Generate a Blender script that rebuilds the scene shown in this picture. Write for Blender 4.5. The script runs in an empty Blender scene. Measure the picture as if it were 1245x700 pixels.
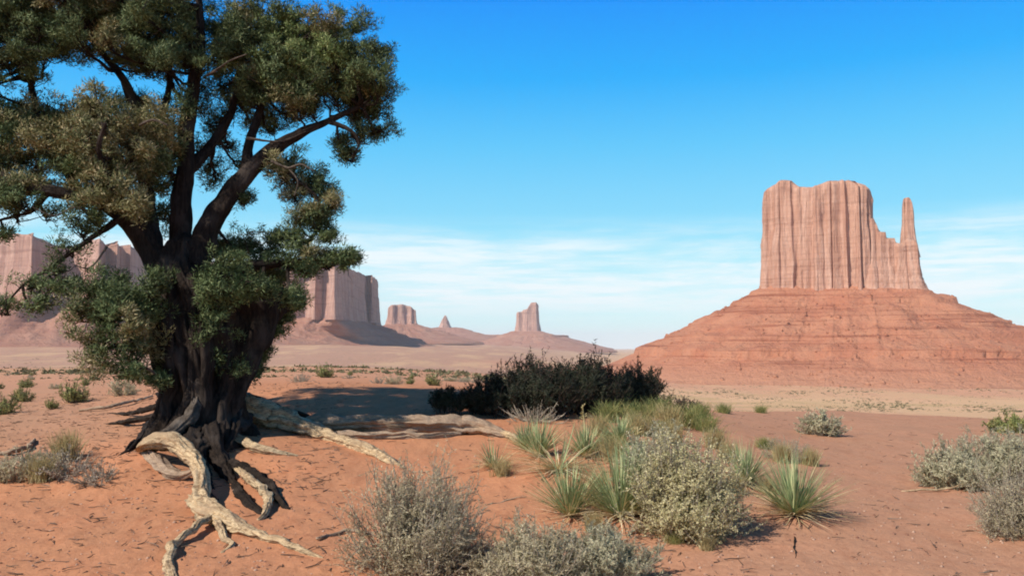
import bpy, math
import numpy as np
from math import radians, tan, sin, cos, pi, sqrt

# ------------------------------------------------------------------ camera
S = bpy.context.scene
FPX, HX, HY, PITCH, EYE = 1050.0, 622.5, 350.0, math.atan(72/1050.0), 1.6
cam = bpy.data.objects.new('camera', bpy.data.cameras.new('camera'))
S.collection.objects.link(cam)
cam.data.sensor_width = 36.0
cam.data.lens = 36.0*FPX/1245.0
cam.data.clip_start = 0.1
cam.data.clip_end = 120000.0
cam.location = (0, 0, EYE)
cam.rotation_euler = (pi/2 + PITCH, 0, 0)
S.camera = cam
S.render.engine = 'CYCLES'
S.cycles.filter_width = 1.9
S.cycles.max_bounces = 6
S.cycles.volume_bounces = 1
S.cycles.transparent_max_bounces = 8

# ------------------------------------------------------------------ light
SUN_AZ = math.atan2(-1.0, -0.78)          # compass angle from +Y towards +X
SUN_EL = radians(42)
sun = bpy.data.objects.new('sun', bpy.data.lights.new('sun', 'SUN'))
S.collection.objects.link(sun)
sun.data.energy = 4.2
sun.data.angle = radians(0.53)
sun.data.color = (1.0, 0.93, 0.84)
from mathutils import Vector
sd = Vector((sin(SUN_AZ)*cos(SUN_EL), cos(SUN_AZ)*cos(SUN_EL), sin(SUN_EL)))
sun.rotation_euler = sd.to_track_quat('Z', 'Y').to_euler()

W = bpy.data.worlds.new('World'); S.world = W; W.use_nodes = True
S.view_settings.view_transform = 'Standard'
S.view_settings.look = 'None'
S.view_settings.gamma = 1.0
S.view_settings.use_curve_mapping = False
S.view_settings.exposure = 0.35

def N(nt, typ, **kw):
    n = nt.nodes.new(typ)
    for k, v in kw.items():
        if k.startswith('in_'):
            n.inputs[k[3:].replace('_', ' ')].default_value = v
        else:
            setattr(n, k, v)
    return n
def L(nt, a, b): nt.links.new(a, b)
def math_n(nt, op, a, b=None, clamp=False):
    m = nt.nodes.new('ShaderNodeMath'); m.operation = op; m.use_clamp = clamp
    for i, v in enumerate((a, b)):
        if v is None: continue
        if isinstance(v, (int, float)): m.inputs[i].default_value = v
        else: L(nt, v, m.inputs[i])
    return m.outputs[0]
def mixc(nt, fac, a, b, blend='MIX'):
    m = nt.nodes.new('ShaderNodeMix'); m.data_type = 'RGBA'; m.blend_type = blend
    for i, v in ((0, fac), (6, a), (7, b)):
        if isinstance(v, (int, float)): m.inputs[i].default_value = v
        elif isinstance(v, tuple): m.inputs[i].default_value = (*v, 1) if len(v) == 3 else v
        else: L(nt, v, m.inputs[i])
    return m.outputs[2]
def maprange(nt, v, a, b, c=0.0, d=1.0, smooth=True):
    m = nt.nodes.new('ShaderNodeMapRange')
    if smooth: m.interpolation_type = 'SMOOTHSTEP'
    L(nt, v, m.inputs[0])
    for i, q in enumerate((a, b, c, d)): m.inputs[i+1].default_value = q
    return m.outputs[0]
def scalevec(nt, vec, s):
    m = nt.nodes.new('ShaderNodeVectorMath'); m.operation = 'MULTIPLY'
    L(nt, vec, m.inputs[0]); m.inputs[1].default_value = s
    return m.outputs[0]

nt = W.node_tree; nt.nodes.clear()
sky = N(nt, 'ShaderNodeTexSky', sky_type='NISHITA', sun_disc=False)
sky.sun_elevation = SUN_EL; sky.sun_rotation = SUN_AZ % (2*pi)
sky.altitude = 1600; sky.air_density = 1.0; sky.dust_density = 0.3; sky.ozone_density = 3.0
hs = N(nt, 'ShaderNodeHueSaturation', in_Hue=0.475, in_Saturation=1.40, in_Value=1.5)
L(nt, sky.outputs[0], hs.inputs['Color'])
tc = N(nt, 'ShaderNodeTexCoord')
sep = N(nt, 'ShaderNodeSeparateXYZ'); L(nt, tc.outputs['Generated'], sep.inputs[0])
nz = math_n(nt, 'MAXIMUM', sep.outputs[2], 0.0)
# wispy clouds: a band of thin stratus low over the horizon, all round
cv = scalevec(nt, tc.outputs['Generated'], (2.2, 2.2, 15.0))
n1 = N(nt, 'ShaderNodeTexNoise', in_Scale=1.6, in_Detail=7.0, in_Roughness=0.62, in_Distortion=0.35)
L(nt, cv, n1.inputs['Vector'])
band = maprange(nt, nz, 0.02, 0.06); band2 = maprange(nt, nz, 0.105, 0.155, 1.0, 0.0)
cl = maprange(nt, n1.outputs[0], 0.33, 0.58)
cl = math_n(nt, 'MULTIPLY', math_n(nt, 'MULTIPLY', cl, band), band2)
cv2 = scalevec(nt, tc.outputs['Generated'], (5.0, 5.0, 60.0))
n2 = N(nt, 'ShaderNodeTexNoise', in_Scale=2.1, in_Detail=5.0, in_Roughness=0.6); L(nt, cv2, n2.inputs['Vector'])
cl = math_n(nt, 'MULTIPLY', cl, maprange(nt, n2.outputs[0], 0.3, 0.60, 0.35, 1.0))
cl = math_n(nt, 'MULTIPLY', cl, 0.85)
# paler air low down
rp = nt.nodes.new('ShaderNodeValToRGB'); L(nt, nz, rp.inputs[0])
stops = [(0, (.80, .98, 1.0)), (.03, (.64, .95, .97)), (.105, (.36, .81, .95)), (.153, (.22, .68, .95)), (.227, (.10, .56, .95)), (.30, (.01, .41, .96)), (.38, (.0, .29, .96)), (.47, (.0, .19, .66)), (.57, (.01, .10, .34)), (.75, (.01, .05, .17)), (1, (.01, .03, .10))]
while len(rp.color_ramp.elements) < len(stops): rp.color_ramp.elements.new(.5)
for e, (q, c) in zip(rp.color_ramp.elements, stops): e.position = q; e.color = (*c, 1)
rs_ = nt.nodes.new('ShaderNodeVectorMath'); rs_.operation = 'SCALE'; L(nt, rp.outputs[0], rs_.inputs[0]); rs_.inputs['Scale'].default_value = 8.2
c0 = mixc(nt, 0.95, hs.outputs[0], rs_.outputs[0])
c1 = mixc(nt, cl, c0, (7.6, 8.1, 8.3))
bg = N(nt, 'ShaderNodeBackground', in_Strength=0.1); L(nt, c1, bg.inputs[0])
wo = N(nt, 'ShaderNodeOutputWorld'); L(nt, bg.outputs[0], wo.inputs[0])

# ------------------------------------------------------------------ numpy helpers
def hash3(ix, iy, iz, seed):
    h = (ix.astype(np.int64)*374761393 + iy.astype(np.int64)*668265263 + iz.astype(np.int64)*2147483647 + seed*1274126177) & 0xffffffff
    h = ((h ^ (h >> 13))*1274126177) & 0xffffffff
    h = ((h ^ (h >> 16))*2246822519) & 0xffffffff
    return ((h ^ (h >> 15)) & 0xffffff)/float(0xffffff)
def vnoise(x, y, z=0.0, seed=0):
    x, y, z = np.broadcast_arrays(np.asarray(x, float), np.asarray(y, float), np.asarray(z, float))
    ix, iy, iz = np.floor(x), np.floor(y), np.floor(z)
    fx, fy, fz = x-ix, y-iy, z-iz
    fx, fy, fz = [t*t*(3-2*t) for t in (fx, fy, fz)]
    r = 0
    for a in (0, 1):
        for b in (0, 1):
            for c in (0, 1):
                w = (fx if a else 1-fx)*(fy if b else 1-fy)*(fz if c else 1-fz)
                r = r + w*hash3(ix+a, iy+b, iz+c, seed)
    return r*2-1
def fbm(x, y, z=0.0, oct=4, seed=0, gain=0.5):
    r, a, t = 0, 1.0, 0
    x = np.asarray(x, float); y = np.asarray(y, float); z = np.asarray(z, float)
    for i in range(oct):
        r = r + a*vnoise(x*2.03**i, y*2.03**i, z*2.03**i, seed+i*17); t += a; a *= gain
    return r/t
def norm(v): return v/np.maximum(np.linalg.norm(v, axis=-1, keepdims=True), 1e-9)
def catmull(P, n):
    P = np.asarray(P, float)
    if len(P) == 2: return P[0]+(P[1]-P[0])*np.linspace(0, 1, n)[:, None]
    Q = np.vstack([2*P[0]-P[1], P, 2*P[-1]-P[-2]])
    t = np.linspace(0, len(P)-1-1e-6, n); i = t.astype(int); f = (t-i)[:, None]
    p0, p1, p2, p3 = Q[i], Q[i+1], Q[i+2], Q[i+3]
    return 0.5*((2*p1)+(-p0+p2)*f+(2*p0-5*p1+4*p2-p3)*f**2+(-p0+3*p1-3*p2+p3)*f**3)

class MB:
    def __init__(s): s.v = []; s.f = []; s.n = 0; s.c = []
    def add(s, v, *fs, col=None):
        v = np.asarray(v, float).reshape(-1, 3)
        for f in fs:
            f = np.asarray(f, np.int64)
            if len(f): s.f.append(f+s.n)
        s.v.append(v); s.n += len(v)
        if col is not None: s.c.append(np.broadcast_to(np.asarray(col, float), (len(v), 3)))
    def mesh(s, name, mat, origin=(0, 0, 0), smooth=True):
        V = np.vstack(s.v)-np.asarray(origin)
        me = bpy.data.meshes.new(name)
        me.vertices.add(len(V)); me.vertices.foreach_set('co', V.astype(np.float32).ravel())
        loops = np.concatenate([f.ravel() for f in s.f])
        cnt = np.concatenate([np.full(len(f), f.shape[1]) for f in s.f])
        st = np.concatenate([[0], np.cumsum(cnt)[:-1]])
        me.loops.add(len(loops)); me.loops.foreach_set('vertex_index', loops.astype(np.int32))
        me.polygons.add(len(cnt)); me.polygons.foreach_set('loop_start', st.astype(np.int32))
        me.polygons.foreach_set('loop_total', cnt.astype(np.int32))
        if smooth: me.polygons.foreach_set('use_smooth', np.ones(len(cnt), bool))
        me.update(calc_edges=True)
        if s.c:
            C = np.vstack(s.c); at = me.color_attributes.new('col', 'FLOAT_COLOR', 'POINT')
            at.data.foreach_set('color', np.hstack([C, np.ones((len(C), 1))]).astype(np.float32).ravel())
        me.materials.append(mat)
        return me
    def build(s, name, mat, parent=None, smooth=True, origin=None):
        if origin is None: origin = tuple(parent.location) if parent is not None else (0, 0, 0)
        o = bpy.data.objects.new(name, s.mesh(name, mat, origin, smooth))
        S.collection.objects.link(o)
        if parent is not None: o.parent = parent
        else: o.location = origin
        return o
def tag(o, label=None, cat=None, group=None, kind=None):
    if label: o['label'] = label
    if cat: o['category'] = cat
    if group: o['group'] = group
    if kind: o['kind'] = kind
    return o
def thing(name, label, cat, loc, group=None, kind=None):
    o = bpy.data.objects.new(name, None); S.collection.objects.link(o)
    o.empty_display_size = 0.3; o.location = tuple(float(c) for c in loc)
    return tag(o, label, cat, group, kind)
def copy_thing(root, loc, rz, sc, label=None, group=None):
    r = root.copy(); S.collection.objects.link(r)
    r.location = tuple(float(c) for c in loc); r.rotation_euler = (0, 0, rz); r.scale = sc if isinstance(sc, tuple) else (sc,)*3
    if label: r['label'] = label
    if group: r['group'] = group
    for ch in list(root.children):
        c = ch.copy(); S.collection.objects.link(c); c.parent = r
    return r

def ray(px, py):
    u = (px-HX)/FPX; v = (HY-py)/FPX
    y = cos(PITCH)-sin(PITCH)*v; z = sin(PITCH)+cos(PITCH)*v
    return u/y, z/y                      # x and z gained per metre of depth
def P(px, py, d):
    a, b = ray(px, py); return np.array([a*d, d, EYE+b*d])

# tube along a path, with bark relief
def tube(mb, pts, rad, sides=12, n=None, rough=0.0, seed=0, strand=0.0, close=True, flat=1.0, freq=3.0, twist=0.6, furrow=0.0, ff=7.0, wig=0.0):
    pts = np.asarray(pts, float); n = n or max(6, len(pts)*6)
    C = catmull(pts, n)
    if wig: C = C+np.column_stack([fbm(C[:, 0]*7, C[:, 1]*7, C[:, 2]*7, 2, seed+k) for k in (61, 62, 63)])*wig*np.sin(np.linspace(0, pi, n))[:, None]
    rr = catmull(np.column_stack([rad, rad, rad]), n)[:, 0]
    rr = np.maximum(rr, 0.001)
    T = norm(np.gradient(C, axis=0))
    up = np.array([0.2, -1, 0.1]) if abs(T[0][2]) > 0.7 else np.array([0, 0, 1.0])
    A = np.zeros_like(C); a = norm(np.cross(T[0], up)); A[0] = a
    for i in range(1, n):
        a = A[i-1]-T[i]*np.dot(A[i-1], T[i]); A[i] = norm(a)
    B = np.cross(T, A)
    th = np.linspace(0, 2*pi, sides, endpoint=False)
    s = np.concatenate([[0], np.cumsum(np.linalg.norm(np.diff(C, axis=0), axis=1))])
    TH = th[None, :]; SS = s[:, None]
    R = rr[:, None]*np.ones((1, sides))
    if rough: R = R*(1+rough*fbm(np.cos(TH)*freq*.5+seed*7.1, np.sin(TH)*freq*.5+SS*0, SS*2.2/(np.mean(rr)*8+.05), 3, seed))
    if strand: R = R*(1+strand*fbm(np.cos(TH+SS*twist)*freq, np.sin(TH+SS*twist)*freq, SS*.5, 3, seed+5))
    if furrow:
        ph = TH+SS*twist*.5+.25*fbm(TH*0+seed, SS*1.5, 0, 2, seed+3)
        q_ = 1-np.abs(fbm(np.cos(ph)*ff*.5, np.sin(ph)*ff*.5, SS*.9+seed, 2, seed+9))*2
        R = R*(1-furrow*np.clip(q_-.35, 0, 1)*1.5)
    V = C[:, None]+A[:, None]*(np.cos(th)[None, :, None]*R[..., None])+B[:, None]*(np.sin(th)[None, :, None]*R[..., None]*flat)
    idx = np.arange(n*sides).reshape(n, sides)
    q = np.stack([idx[:-1], np.roll(idx, -1, 1)[:-1], np.roll(idx, -1, 1)[1:], idx[1:]], -1).reshape(-1, 4)
    V = V.reshape(-1, 3)
    if close:
        V = np.vstack([V, C[0]-T[0]*rr[0]*.4, C[-1]+T[-1]*rr[-1]*.8])
        k = n*sides
        t0 = np.stack([np.roll(idx[0], -1), idx[0], np.full(sides, k)], -1)
        t1 = np.stack([idx[-1], np.roll(idx[-1], -1), np.full(sides, k+1)], -1)
        mb.add(V, q, np.vstack([t0, t1]))
    else: mb.add(V, q)
    return C, rr
# many thin tubes at once: paths (n,k,3), radii (n,k)
def tubes(mb, PT, R, sides=3):
    n, k, _ = PT.shape
    T = norm(np.gradient(PT, axis=1))
    ref = norm(np.random.RandomState(n).normal(size=(n, 1, 3)))
    A = norm(np.cross(T, ref)); B = np.cross(T, A)
    th = np.linspace(0, 2*pi, sides, endpoint=False)
    V = PT[:, :, None]+R[:, :, None, None]*(A[:, :, None]*np.cos(th)[None, None, :, None]+B[:, :, None]*np.sin(th)[None, None, :, None])
    idx = np.arange(n*k*sides).reshape(n, k, sides)
    nx = np.roll(idx, -1, 2)
    q = np.stack([idx[:, :-1], nx[:, :-1], nx[:, 1:], idx[:, 1:]], -1).reshape(-1, 4)
    mb.add(V.reshape(-1, 3), q)
# many small pointed leaves: base points, directions, length, width
def leaves(mb, B, D, Ln, Wd, rs, quad=False, face=None):
    n = len(B); D = norm(D)
    if face is None: side = norm(np.cross(D, rs.normal(size=(n, 3))))
    else:
        F_ = norm(norm(face)+rs.normal(size=(n, 3))*.42); D = norm(D-F_*np.sum(D*F_, 1)[:, None]*.75+rs.normal(size=(n, 3))*.15)
        side = norm(np.cross(D, F_))
    Ln = np.broadcast_to(np.asarray(Ln), (n,))[:, None]; Wd = np.broadcast_to(np.asarray(Wd), (n,))[:, None]
    if quad:
        m = B+D*Ln*.5
        V = np.stack([B, m+side*Wd*.5, B+D*Ln, m-side*Wd*.5], 1).reshape(-1, 3)
        mb.add(V, np.arange(4*n).reshape(n, 4))
    else:
        V = np.stack([B-side*Wd*.5, B+side*Wd*.5, B+D*Ln], 1).reshape(-1, 3)
        mb.add(V, np.arange(3*n).reshape(n, 3))

# ------------------------------------------------------------------ terrain height
DD = np.array([0.5, 4, 6, 7.5, 9, 10.5, 12, 14, 17, 20, 24, 30, 60, 200, 400, 800, 1300, 3000, 7000, 15000, 60000])
UU = [-450, 0, 220, 400, 620, 750, 870, 1000, 1245, 1700]
ZT = np.array([
 [-.1, -.1, -.1, -.05, .02, .12, .3, .42, .45, .4, .3, .1, -.7, -3, -10, -15, -12, 10, 30, 30, 0],
 [-.1, -.1, -.08, -.04, .06, .2, .3, .38, .40, .35, .25, .05, -.8, -3, -10, -15, -12, 10, 30, 30, 0],
 [-.1, -.1, -.08, .0, .10, .26, .36, .48, .60, .60, .5, .3, -.6, -3, -11, -16, -16, 10, 30, 30, 0],
 [-.1, -.1, -.08, .0, .07, .22, .40, .60, .86, .80, .65, .45, -.4, -2.6, -12, -18, -18, 12, 40, 30, 0],
 [-.1, -.1, -.08, .0, .05, .18, .36, .50, .66, .62, .4, .1, -.9, -4.5, -20, -30, -30, -14, 26, 10, -30],
 [-.1, -.1, -.08, .0, .10, .22, .36, .50, .56, .42, .05, -.8, -4, -17, -32, -47, -50, -54, -54, -55, -56],
 [-.1, -.1, -.05, .0, .08, .14, .18, .28, .26, .14, -.2, -1, -6, -20, -38, -50, -51, -54, -55, -55, -56],
 [-.1, -.1, -.05, .0, .00, .02, .02, .02, .02, .02, -.10, -.9, -6, -20, -38, -50, -51, -54, -55, -55, -56],
 [-.1, -.1, -.05, .0, .00, .04, .05, .02, -.02, -.06, -.4, -1.2, -6, -20, -38, -50, -51, -54, -55, -55, -56],
 [-.1, -.1, -.05, .0, .00, .05, .05, .02, -.02, -.06, -.4, -1.2, -6, -20, -38, -50, -51, -54, -55, -55, -56]])
LG = np.linspace(math.log(.5), math.log(60000), 900)
UG = np.linspace(-450, 1700, 216)
_tab = np.array([np.interp(LG, np.log(DD), r) for r in ZT])
_tab = np.array([np.interp(UG, UU, _tab[:, j]) for j in range(len(LG))]).T      # (u, d)
def _blur(a, k, ax):
    w = np.hanning(k+2)[1:-1]; w /= w.sum(); p = k//2
    pad = [(0, 0), (0, 0)]; pad[ax] = (p, p)
    return np.apply_along_axis(lambda r: np.convolve(r, w, 'valid'), ax, np.pad(a, pad, 'edge'))
_tab = _blur(_blur(_tab, 15, 1), 13, 0)
BUMPS = []       # (x, y, radius, height) local mounds
def ground(x, y, detail=True):
    x = np.asarray(x, float); y = np.asarray(y, float)
    az = np.arctan2(x, y); azc = np.clip(az, -radians(45), radians(45)); r = np.hypot(x, y)
    u = HX+FPX*np.tan(azc); d = np.maximum(r*np.cos(azc), .5)
    fi = np.clip((u-UG[0])/(UG[1]-UG[0]), 0, len(UG)-1.001); fj = np.clip((np.log(d)-LG[0])/(LG[1]-LG[0]), 0, len(LG)-1.001)
    i = fi.astype(int); j = fj.astype(int); a = fi-i; b = fj-j
    z = (_tab[i, j]*(1-a)*(1-b)+_tab[i+1, j]*a*(1-b)+_tab[i, j+1]*(1-a)*b+_tab[i+1, j+1]*a*b)
    near = np.clip((60-r)/40, 0, 1)
    z = z+near*(0.035*fbm(x*.8, y*.8, 0, 3, 3)+np.clip((-x+4)/6, .25, 1)*.018*fbm(x*3.1, y*3.1, 1, 3, 9))
    mid = np.clip((r-25)/60, 0, 1)*np.clip((r)/200, 0, 1)
    z = z+mid*fbm(x*.012, y*.012, 5, 4, 21)*np.clip(r/400, .2, 4)*.9
    for bx, by, br, bh in BUMPS:
        q = ((x-bx)**2+(y-by)**2)/br**2
        z = z+bh*np.exp(-q)
    if detail:
        z = z+near*(.009*fbm(x*9, y*9, 0, 3, 33)+.006*np.clip(fbm(x*2+.5*y, y*7, 3, 2, 35), -.2, 1))
    return z
def gp(px, py, dmin=3.0, dmax=3000.0):
    a, b = ray(px, py)
    d = np.exp(np.linspace(math.log(dmin), math.log(dmax), 4000))
    h = EYE+b*d-ground(a*d, d)
    k = np.argmax(h < 0)
    if h[k] >= 0: k = len(d)-1
    return np.array([a*d[k], d[k], float(ground(a*d[k], d[k]))])
TB = np.array([P(238, 528, 11.3)[0], 11.3])      # trunk foot
BUMPS += [(TB[0], TB[1], 1.3, 0.16), (P(165, 560, 9.9)[0], 9.9, .55, .13), (P(285, 570, 10)[0], 10.1, .5, -.10),
          (P(800, 560, 10.4)[0], 10.4, 1.6, .10), (P(840, 620, 8.5)[0], 8.5, .8, .05), (P(970, 620, 8.3)[0], 8.4, .5, .05)]

# ------------------------------------------------------------------ materials
def new_mat(name, rough=0.9, spec=0.15):
    m = bpy.data.materials.new(name); m.use_nodes = True
    nt = m.node_tree; b = nt.nodes['Principled BSDF']
    b.inputs['Roughness'].default_value = rough
    b.inputs['Specular IOR Level'].default_value = spec
    return m, nt, b
def bump(nt, b, h, strength, dist):
    bn = N(nt, 'ShaderNodeBump', in_Strength=strength, in_Distance=dist)
    L(nt, h, bn.inputs['Height']); L(nt, bn.outputs[0], b.inputs['Normal'])
def noise(nt, vec, scale, detail=4, rough=.55, dist=0.0):
    n = N(nt, 'ShaderNodeTexNoise', in_Scale=scale, in_Detail=float(detail), in_Roughness=rough, in_Distortion=dist)
    if vec is not None: L(nt, vec, n.inputs['Vector'])
    return n.outputs[0]
def pos(nt): return N(nt, 'ShaderNodeNewGeometry').outputs['Position']

# sand and desert floor
M_ground, nt, b = new_mat('desert_floor', .95, .08)
p = pos(nt); at = N(nt, 'ShaderNodeAttribute', attribute_name='col')
dist = N(nt, 'ShaderNodeVectorMath', operation='LENGTH'); L(nt, p, dist.inputs[0]); dist = dist.outputs['Value']
a = noise(nt, p, 1.3, 6, .65); f = noise(nt, p, 22, 5, .7); g = noise(nt, p, 130, 2, .6)
col = mixc(nt, maprange(nt, a, .3, .7), at.outputs[0], mixc(nt, 1.0, at.outputs[0], (1.10, 1.05, 1.04), 'MULTIPLY'))
p2 = noise(nt, scalevec(nt, p, (1, .35, 1)), 5.5, 5, .7)
col = mixc(nt, maprange(nt, p2, .48, .68, 0, .5), col, mixc(nt, 1.0, col, (.80, .70, .66), 'MULTIPLY'))
col = mixc(nt, maprange(nt, f, .35, .7, .0, .6), col, mixc(nt, 1.0, col, (.76, .72, .70), 'MULTIPLY'))
vor = N(nt, 'ShaderNodeTexVoronoi', in_Scale=34.0); L(nt, p, vor.inputs['Vector'])
gr = maprange(nt, vor.outputs['Distance'], .10, .2, 1, 0)
nearm = maprange(nt, dist, 16, 40, 1, 0)
col = mixc(nt, math_n(nt, 'MULTIPLY', math_n(nt, 'MULTIPLY', gr, maprange(nt, g, .4, .6)), math_n(nt, 'MULTIPLY', nearm, .55)), col, (.20, .10, .07))
# far floor: scattered low scrub as colour (too small to tell apart), pale washes
far = maprange(nt, dist, 60, 300)
sc1 = noise(nt, scalevec(nt, p, (.16, .05, .1)), 1, 5, .75); sc2 = noise(nt, scalevec(nt, p, (.011, .0028, .01)), 1, 5, .65)
col = mixc(nt, math_n(nt, 'MULTIPLY', far, maprange(nt, sc1, .54, .66, 0, .55)), col, (.17, .15, .09))
col = mixc(nt, math_n(nt, 'MULTIPLY', far, maprange(nt, sc2, .48, .62, 0, .6)), col, (.62, .40, .22))
L(nt, col, b.inputs['Base Color'])
hh = math_n(nt, 'ADD', math_n(nt, 'MULTIPLY', f, .6), math_n(nt, 'ADD', math_n(nt, 'MULTIPLY', g, .15), math_n(nt, 'MULTIPLY', gr, .1)))
bump(nt, b, math_n(nt, 'MULTIPLY', hh, nearm), .75, .03)

# sandstone cliff
def rock(name, c1, c2, c3, sc=1.0, vert=True, strata=.5, bumpd=6.0, low=None):
    m, nt, b = new_mat(name, .95, .05)
    p = pos(nt)
    vs = noise(nt, scalevec(nt, p, (.10*sc, .10*sc, .006*sc)), 1, 6, .7, .3)
    vf = noise(nt, scalevec(nt, p, (.32*sc, .32*sc, .014*sc)), 1, 5, .7)
    hz = noise(nt, scalevec(nt, p, (.0035*sc, .0035*sc, .17*sc)), 1, 5, .7, .2)
    bl = noise(nt, scalevec(nt, p, (.02*sc, .02*sc, .02*sc)), 1, 6, .7)
    if vert:
        c = mixc(nt, maprange(nt, vs, .36, .66), c1, c2)
        c = mixc(nt, maprange(nt, vf, .52, .70, 0, .65), c, c3)
        c = mixc(nt, maprange(nt, hz, .5, .7, 0, strata), c, c3)
        h = math_n(nt, 'ADD', math_n(nt, 'MULTIPLY', vs, 1.0), math_n(nt, 'ADD', math_n(nt, 'MULTIPLY', vf, .6), math_n(nt, 'MULTIPLY', hz, .35)))
    else:
        rb = noise(nt, scalevec(nt, p, (.16*sc, .16*sc, .16*sc)), 1, 5, .75)
        c = mixc(nt, maprange(nt, bl, .35, .65), c1, c2)
        c = mixc(nt, maprange(nt, hz, .50, .66, 0, strata), c, c3)
        c = mixc(nt, maprange(nt, rb, .55, .7, 0, .6), c, c3)
        if low:
            zz = N(nt, 'ShaderNodeSeparateXYZ'); L(nt, p, zz.inputs[0])
            zf = math_n(nt, 'ADD', zz.outputs[2], math_n(nt, 'MULTIPLY', bl, 60.0))
            c = mixc(nt, maprange(nt, zf, -30, 12, .75, 0), c, low)
        h = math_n(nt, 'ADD', math_n(nt, 'MULTIPLY', rb, .9), math_n(nt, 'ADD', math_n(nt, 'MULTIPLY', bl, .8), math_n(nt, 'MULTIPLY', hz, .5)))
    c = mixc(nt, maprange(nt, bl, .5, .72, 0, .35), c, mixc(nt, 1.0, c, (.86, .80, .80), 'MULTIPLY'))
    L(nt, c, b.inputs['Base Color'])
    bump(nt, b, h, .9, bumpd/sc)
    return m
M_cliff = rock('sandstone_cliff', (.52, .275, .185), (.65, .40, .29), (.33, .165, .11))
M_talus = rock('talus_slope', (.50, .20, .115), (.58, .265, .155), (.30, .10, .055), vert=False, strata=.85, bumpd=6, low=(.57, .295, .18))
M_mesa = rock('mesa_cliff', (.46, .26, .195), (.60, .38, .29), (.26, .135, .11), sc=.6)
M_mesat = rock('mesa_talus', (.42, .20, .135), (.47, .26, .18), (.33, .155, .11), sc=.6, vert=False, strata=.5)

# bark, bleached wood, leaves
def bark(name, c1, c2, c3, sc=1.0, gl=.9):
    m, nt, b = new_mat(name, gl, .15)
    tcn = N(nt, 'ShaderNodeTexCoord').outputs['Object']
    v = noise(nt, scalevec(nt, tcn, (26*sc, 26*sc, 5*sc)), 1, 5, .7, .6)
    w = noise(nt, scalevec(nt, tcn, (3, 3, 2)), 1, 4, .6)
    c = mixc(nt, maprange(nt, v, .35, .65), c1, c2)
    c = mixc(nt, maprange(nt, w, .45, .7, 0, .8), c, c3)
    L(nt, c, b.inputs['Base Color']); bump(nt, b, v, .8, .03)
    return m
def wood(name, c1, c2, c3):
    m, nt, b = new_mat(name, .8, .2)
    tcn = N(nt, 'ShaderNodeTexCoord').outputs['Object']
    v = noise(nt, scalevec(nt, tcn, (11, 11, 30)), 1, 6, .75, 1.4)
    w = noise(nt, scalevec(nt, tcn, (2.4, 2.4, 3.4)), 1, 5, .65)
    c = mixc(nt, maprange(nt, v, .35, .62), c1, c2)
    c = mixc(nt, maprange(nt, w, .5, .68, 0, .8), c, c3)
    L(nt, c, b.inputs['Base Color']); bump(nt, b, v, .7, .02)
    return m
M_bark = bark('juniper_bark', (.013, .009, .007), (.036, .025, .018), (.065, .050, .040))
M_barkg = bark('grey_bark', (.035, .026, .02), (.11, .085, .065), (.19, .155, .125))
M_dead = wood('bleached_root', (.22, .135, .075), (.64, .475, .28), (.40, .27, .16))
M_log = wood('weathered_log', (.24, .16, .11), (.46, .33, .22), (.30, .20, .13))
def leafmat(name, c1, c2, c3, transl=.2, sc=1.2, rough=.65):
    m, nt, b = new_mat(name, rough, .2)
    g = N(nt, 'ShaderNodeNewGeometry'); p = g.outputs['Position']; r = g.outputs['Random Per Island']
    w = noise(nt, p, sc, 3, .6)
    c = mixc(nt, maprange(nt, w, .38, .62), c1, c2)
    c = mixc(nt, maprange(nt, r, .60, 1.0, 0, .9), c, c3)
    hv = N(nt, 'ShaderNodeHueSaturation'); L(nt, c, hv.inputs['Color']); L(nt, maprange(nt, r, 0, 1, .8, 1.2, False), hv.inputs['Value'])
    L(nt, hv.outputs[0], b.inputs['Base Color'])
    if transl:
        t = N(nt, 'ShaderNodeBsdfTranslucent'); L(nt, hv.outputs[0], t.inputs[0])
        mx = N(nt, 'ShaderNodeMixShader'); mx.inputs[0].default_value = transl
        L(nt, b.outputs[0], mx.inputs[1]); L(nt, t.outputs[0], mx.inputs[2])
        L(nt, mx.outputs[0], nt.nodes['Material Output'].inputs[0])
    return m
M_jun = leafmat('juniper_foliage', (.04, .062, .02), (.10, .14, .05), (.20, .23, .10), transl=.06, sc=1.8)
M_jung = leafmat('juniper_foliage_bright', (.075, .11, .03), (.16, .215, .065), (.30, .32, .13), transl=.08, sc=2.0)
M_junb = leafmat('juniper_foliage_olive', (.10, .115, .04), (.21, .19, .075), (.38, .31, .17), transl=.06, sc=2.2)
M_sageg = leafmat('sage_grey', (.42, .37, .22), (.56, .49, .31), (.66, .58, .38), sc=5, transl=.32)
M_sagey = leafmat('brush_pale', (.46, .42, .21), (.64, .57, .31), (.76, .68, .41), sc=6, transl=.35)
M_sageb = leafmat('sage_blue', (.40, .38, .24), (.54, .50, .32), (.66, .60, .40), sc=5, transl=.32)
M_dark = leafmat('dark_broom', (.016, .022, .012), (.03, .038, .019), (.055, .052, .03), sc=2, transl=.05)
M_green = leafmat('green_broom', (.20, .25, .085), (.34, .34, .12), (.50, .42, .17), sc=4)
M_twig = bark('dry_twig', (.28, .22, .155), (.44, .37, .28), (.54, .47, .36), gl=.9)
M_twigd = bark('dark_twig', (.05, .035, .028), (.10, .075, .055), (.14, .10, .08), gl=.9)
M_yuc = leafmat('yucca_leaf', (.26, .34, .15), (.38, .43, .21), (.60, .57, .30), transl=.2, sc=9, rough=.5)
M_yucd = leafmat('dead_yucca_leaf', (.54, .42, .22), (.68, .55, .32), (.78, .68, .46), transl=.2, sc=9)
M_scrub = leafmat('desert_scrub', (.12, .115, .055), (.20, .18, .09), (.30, .26, .14), sc=.05)
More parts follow.
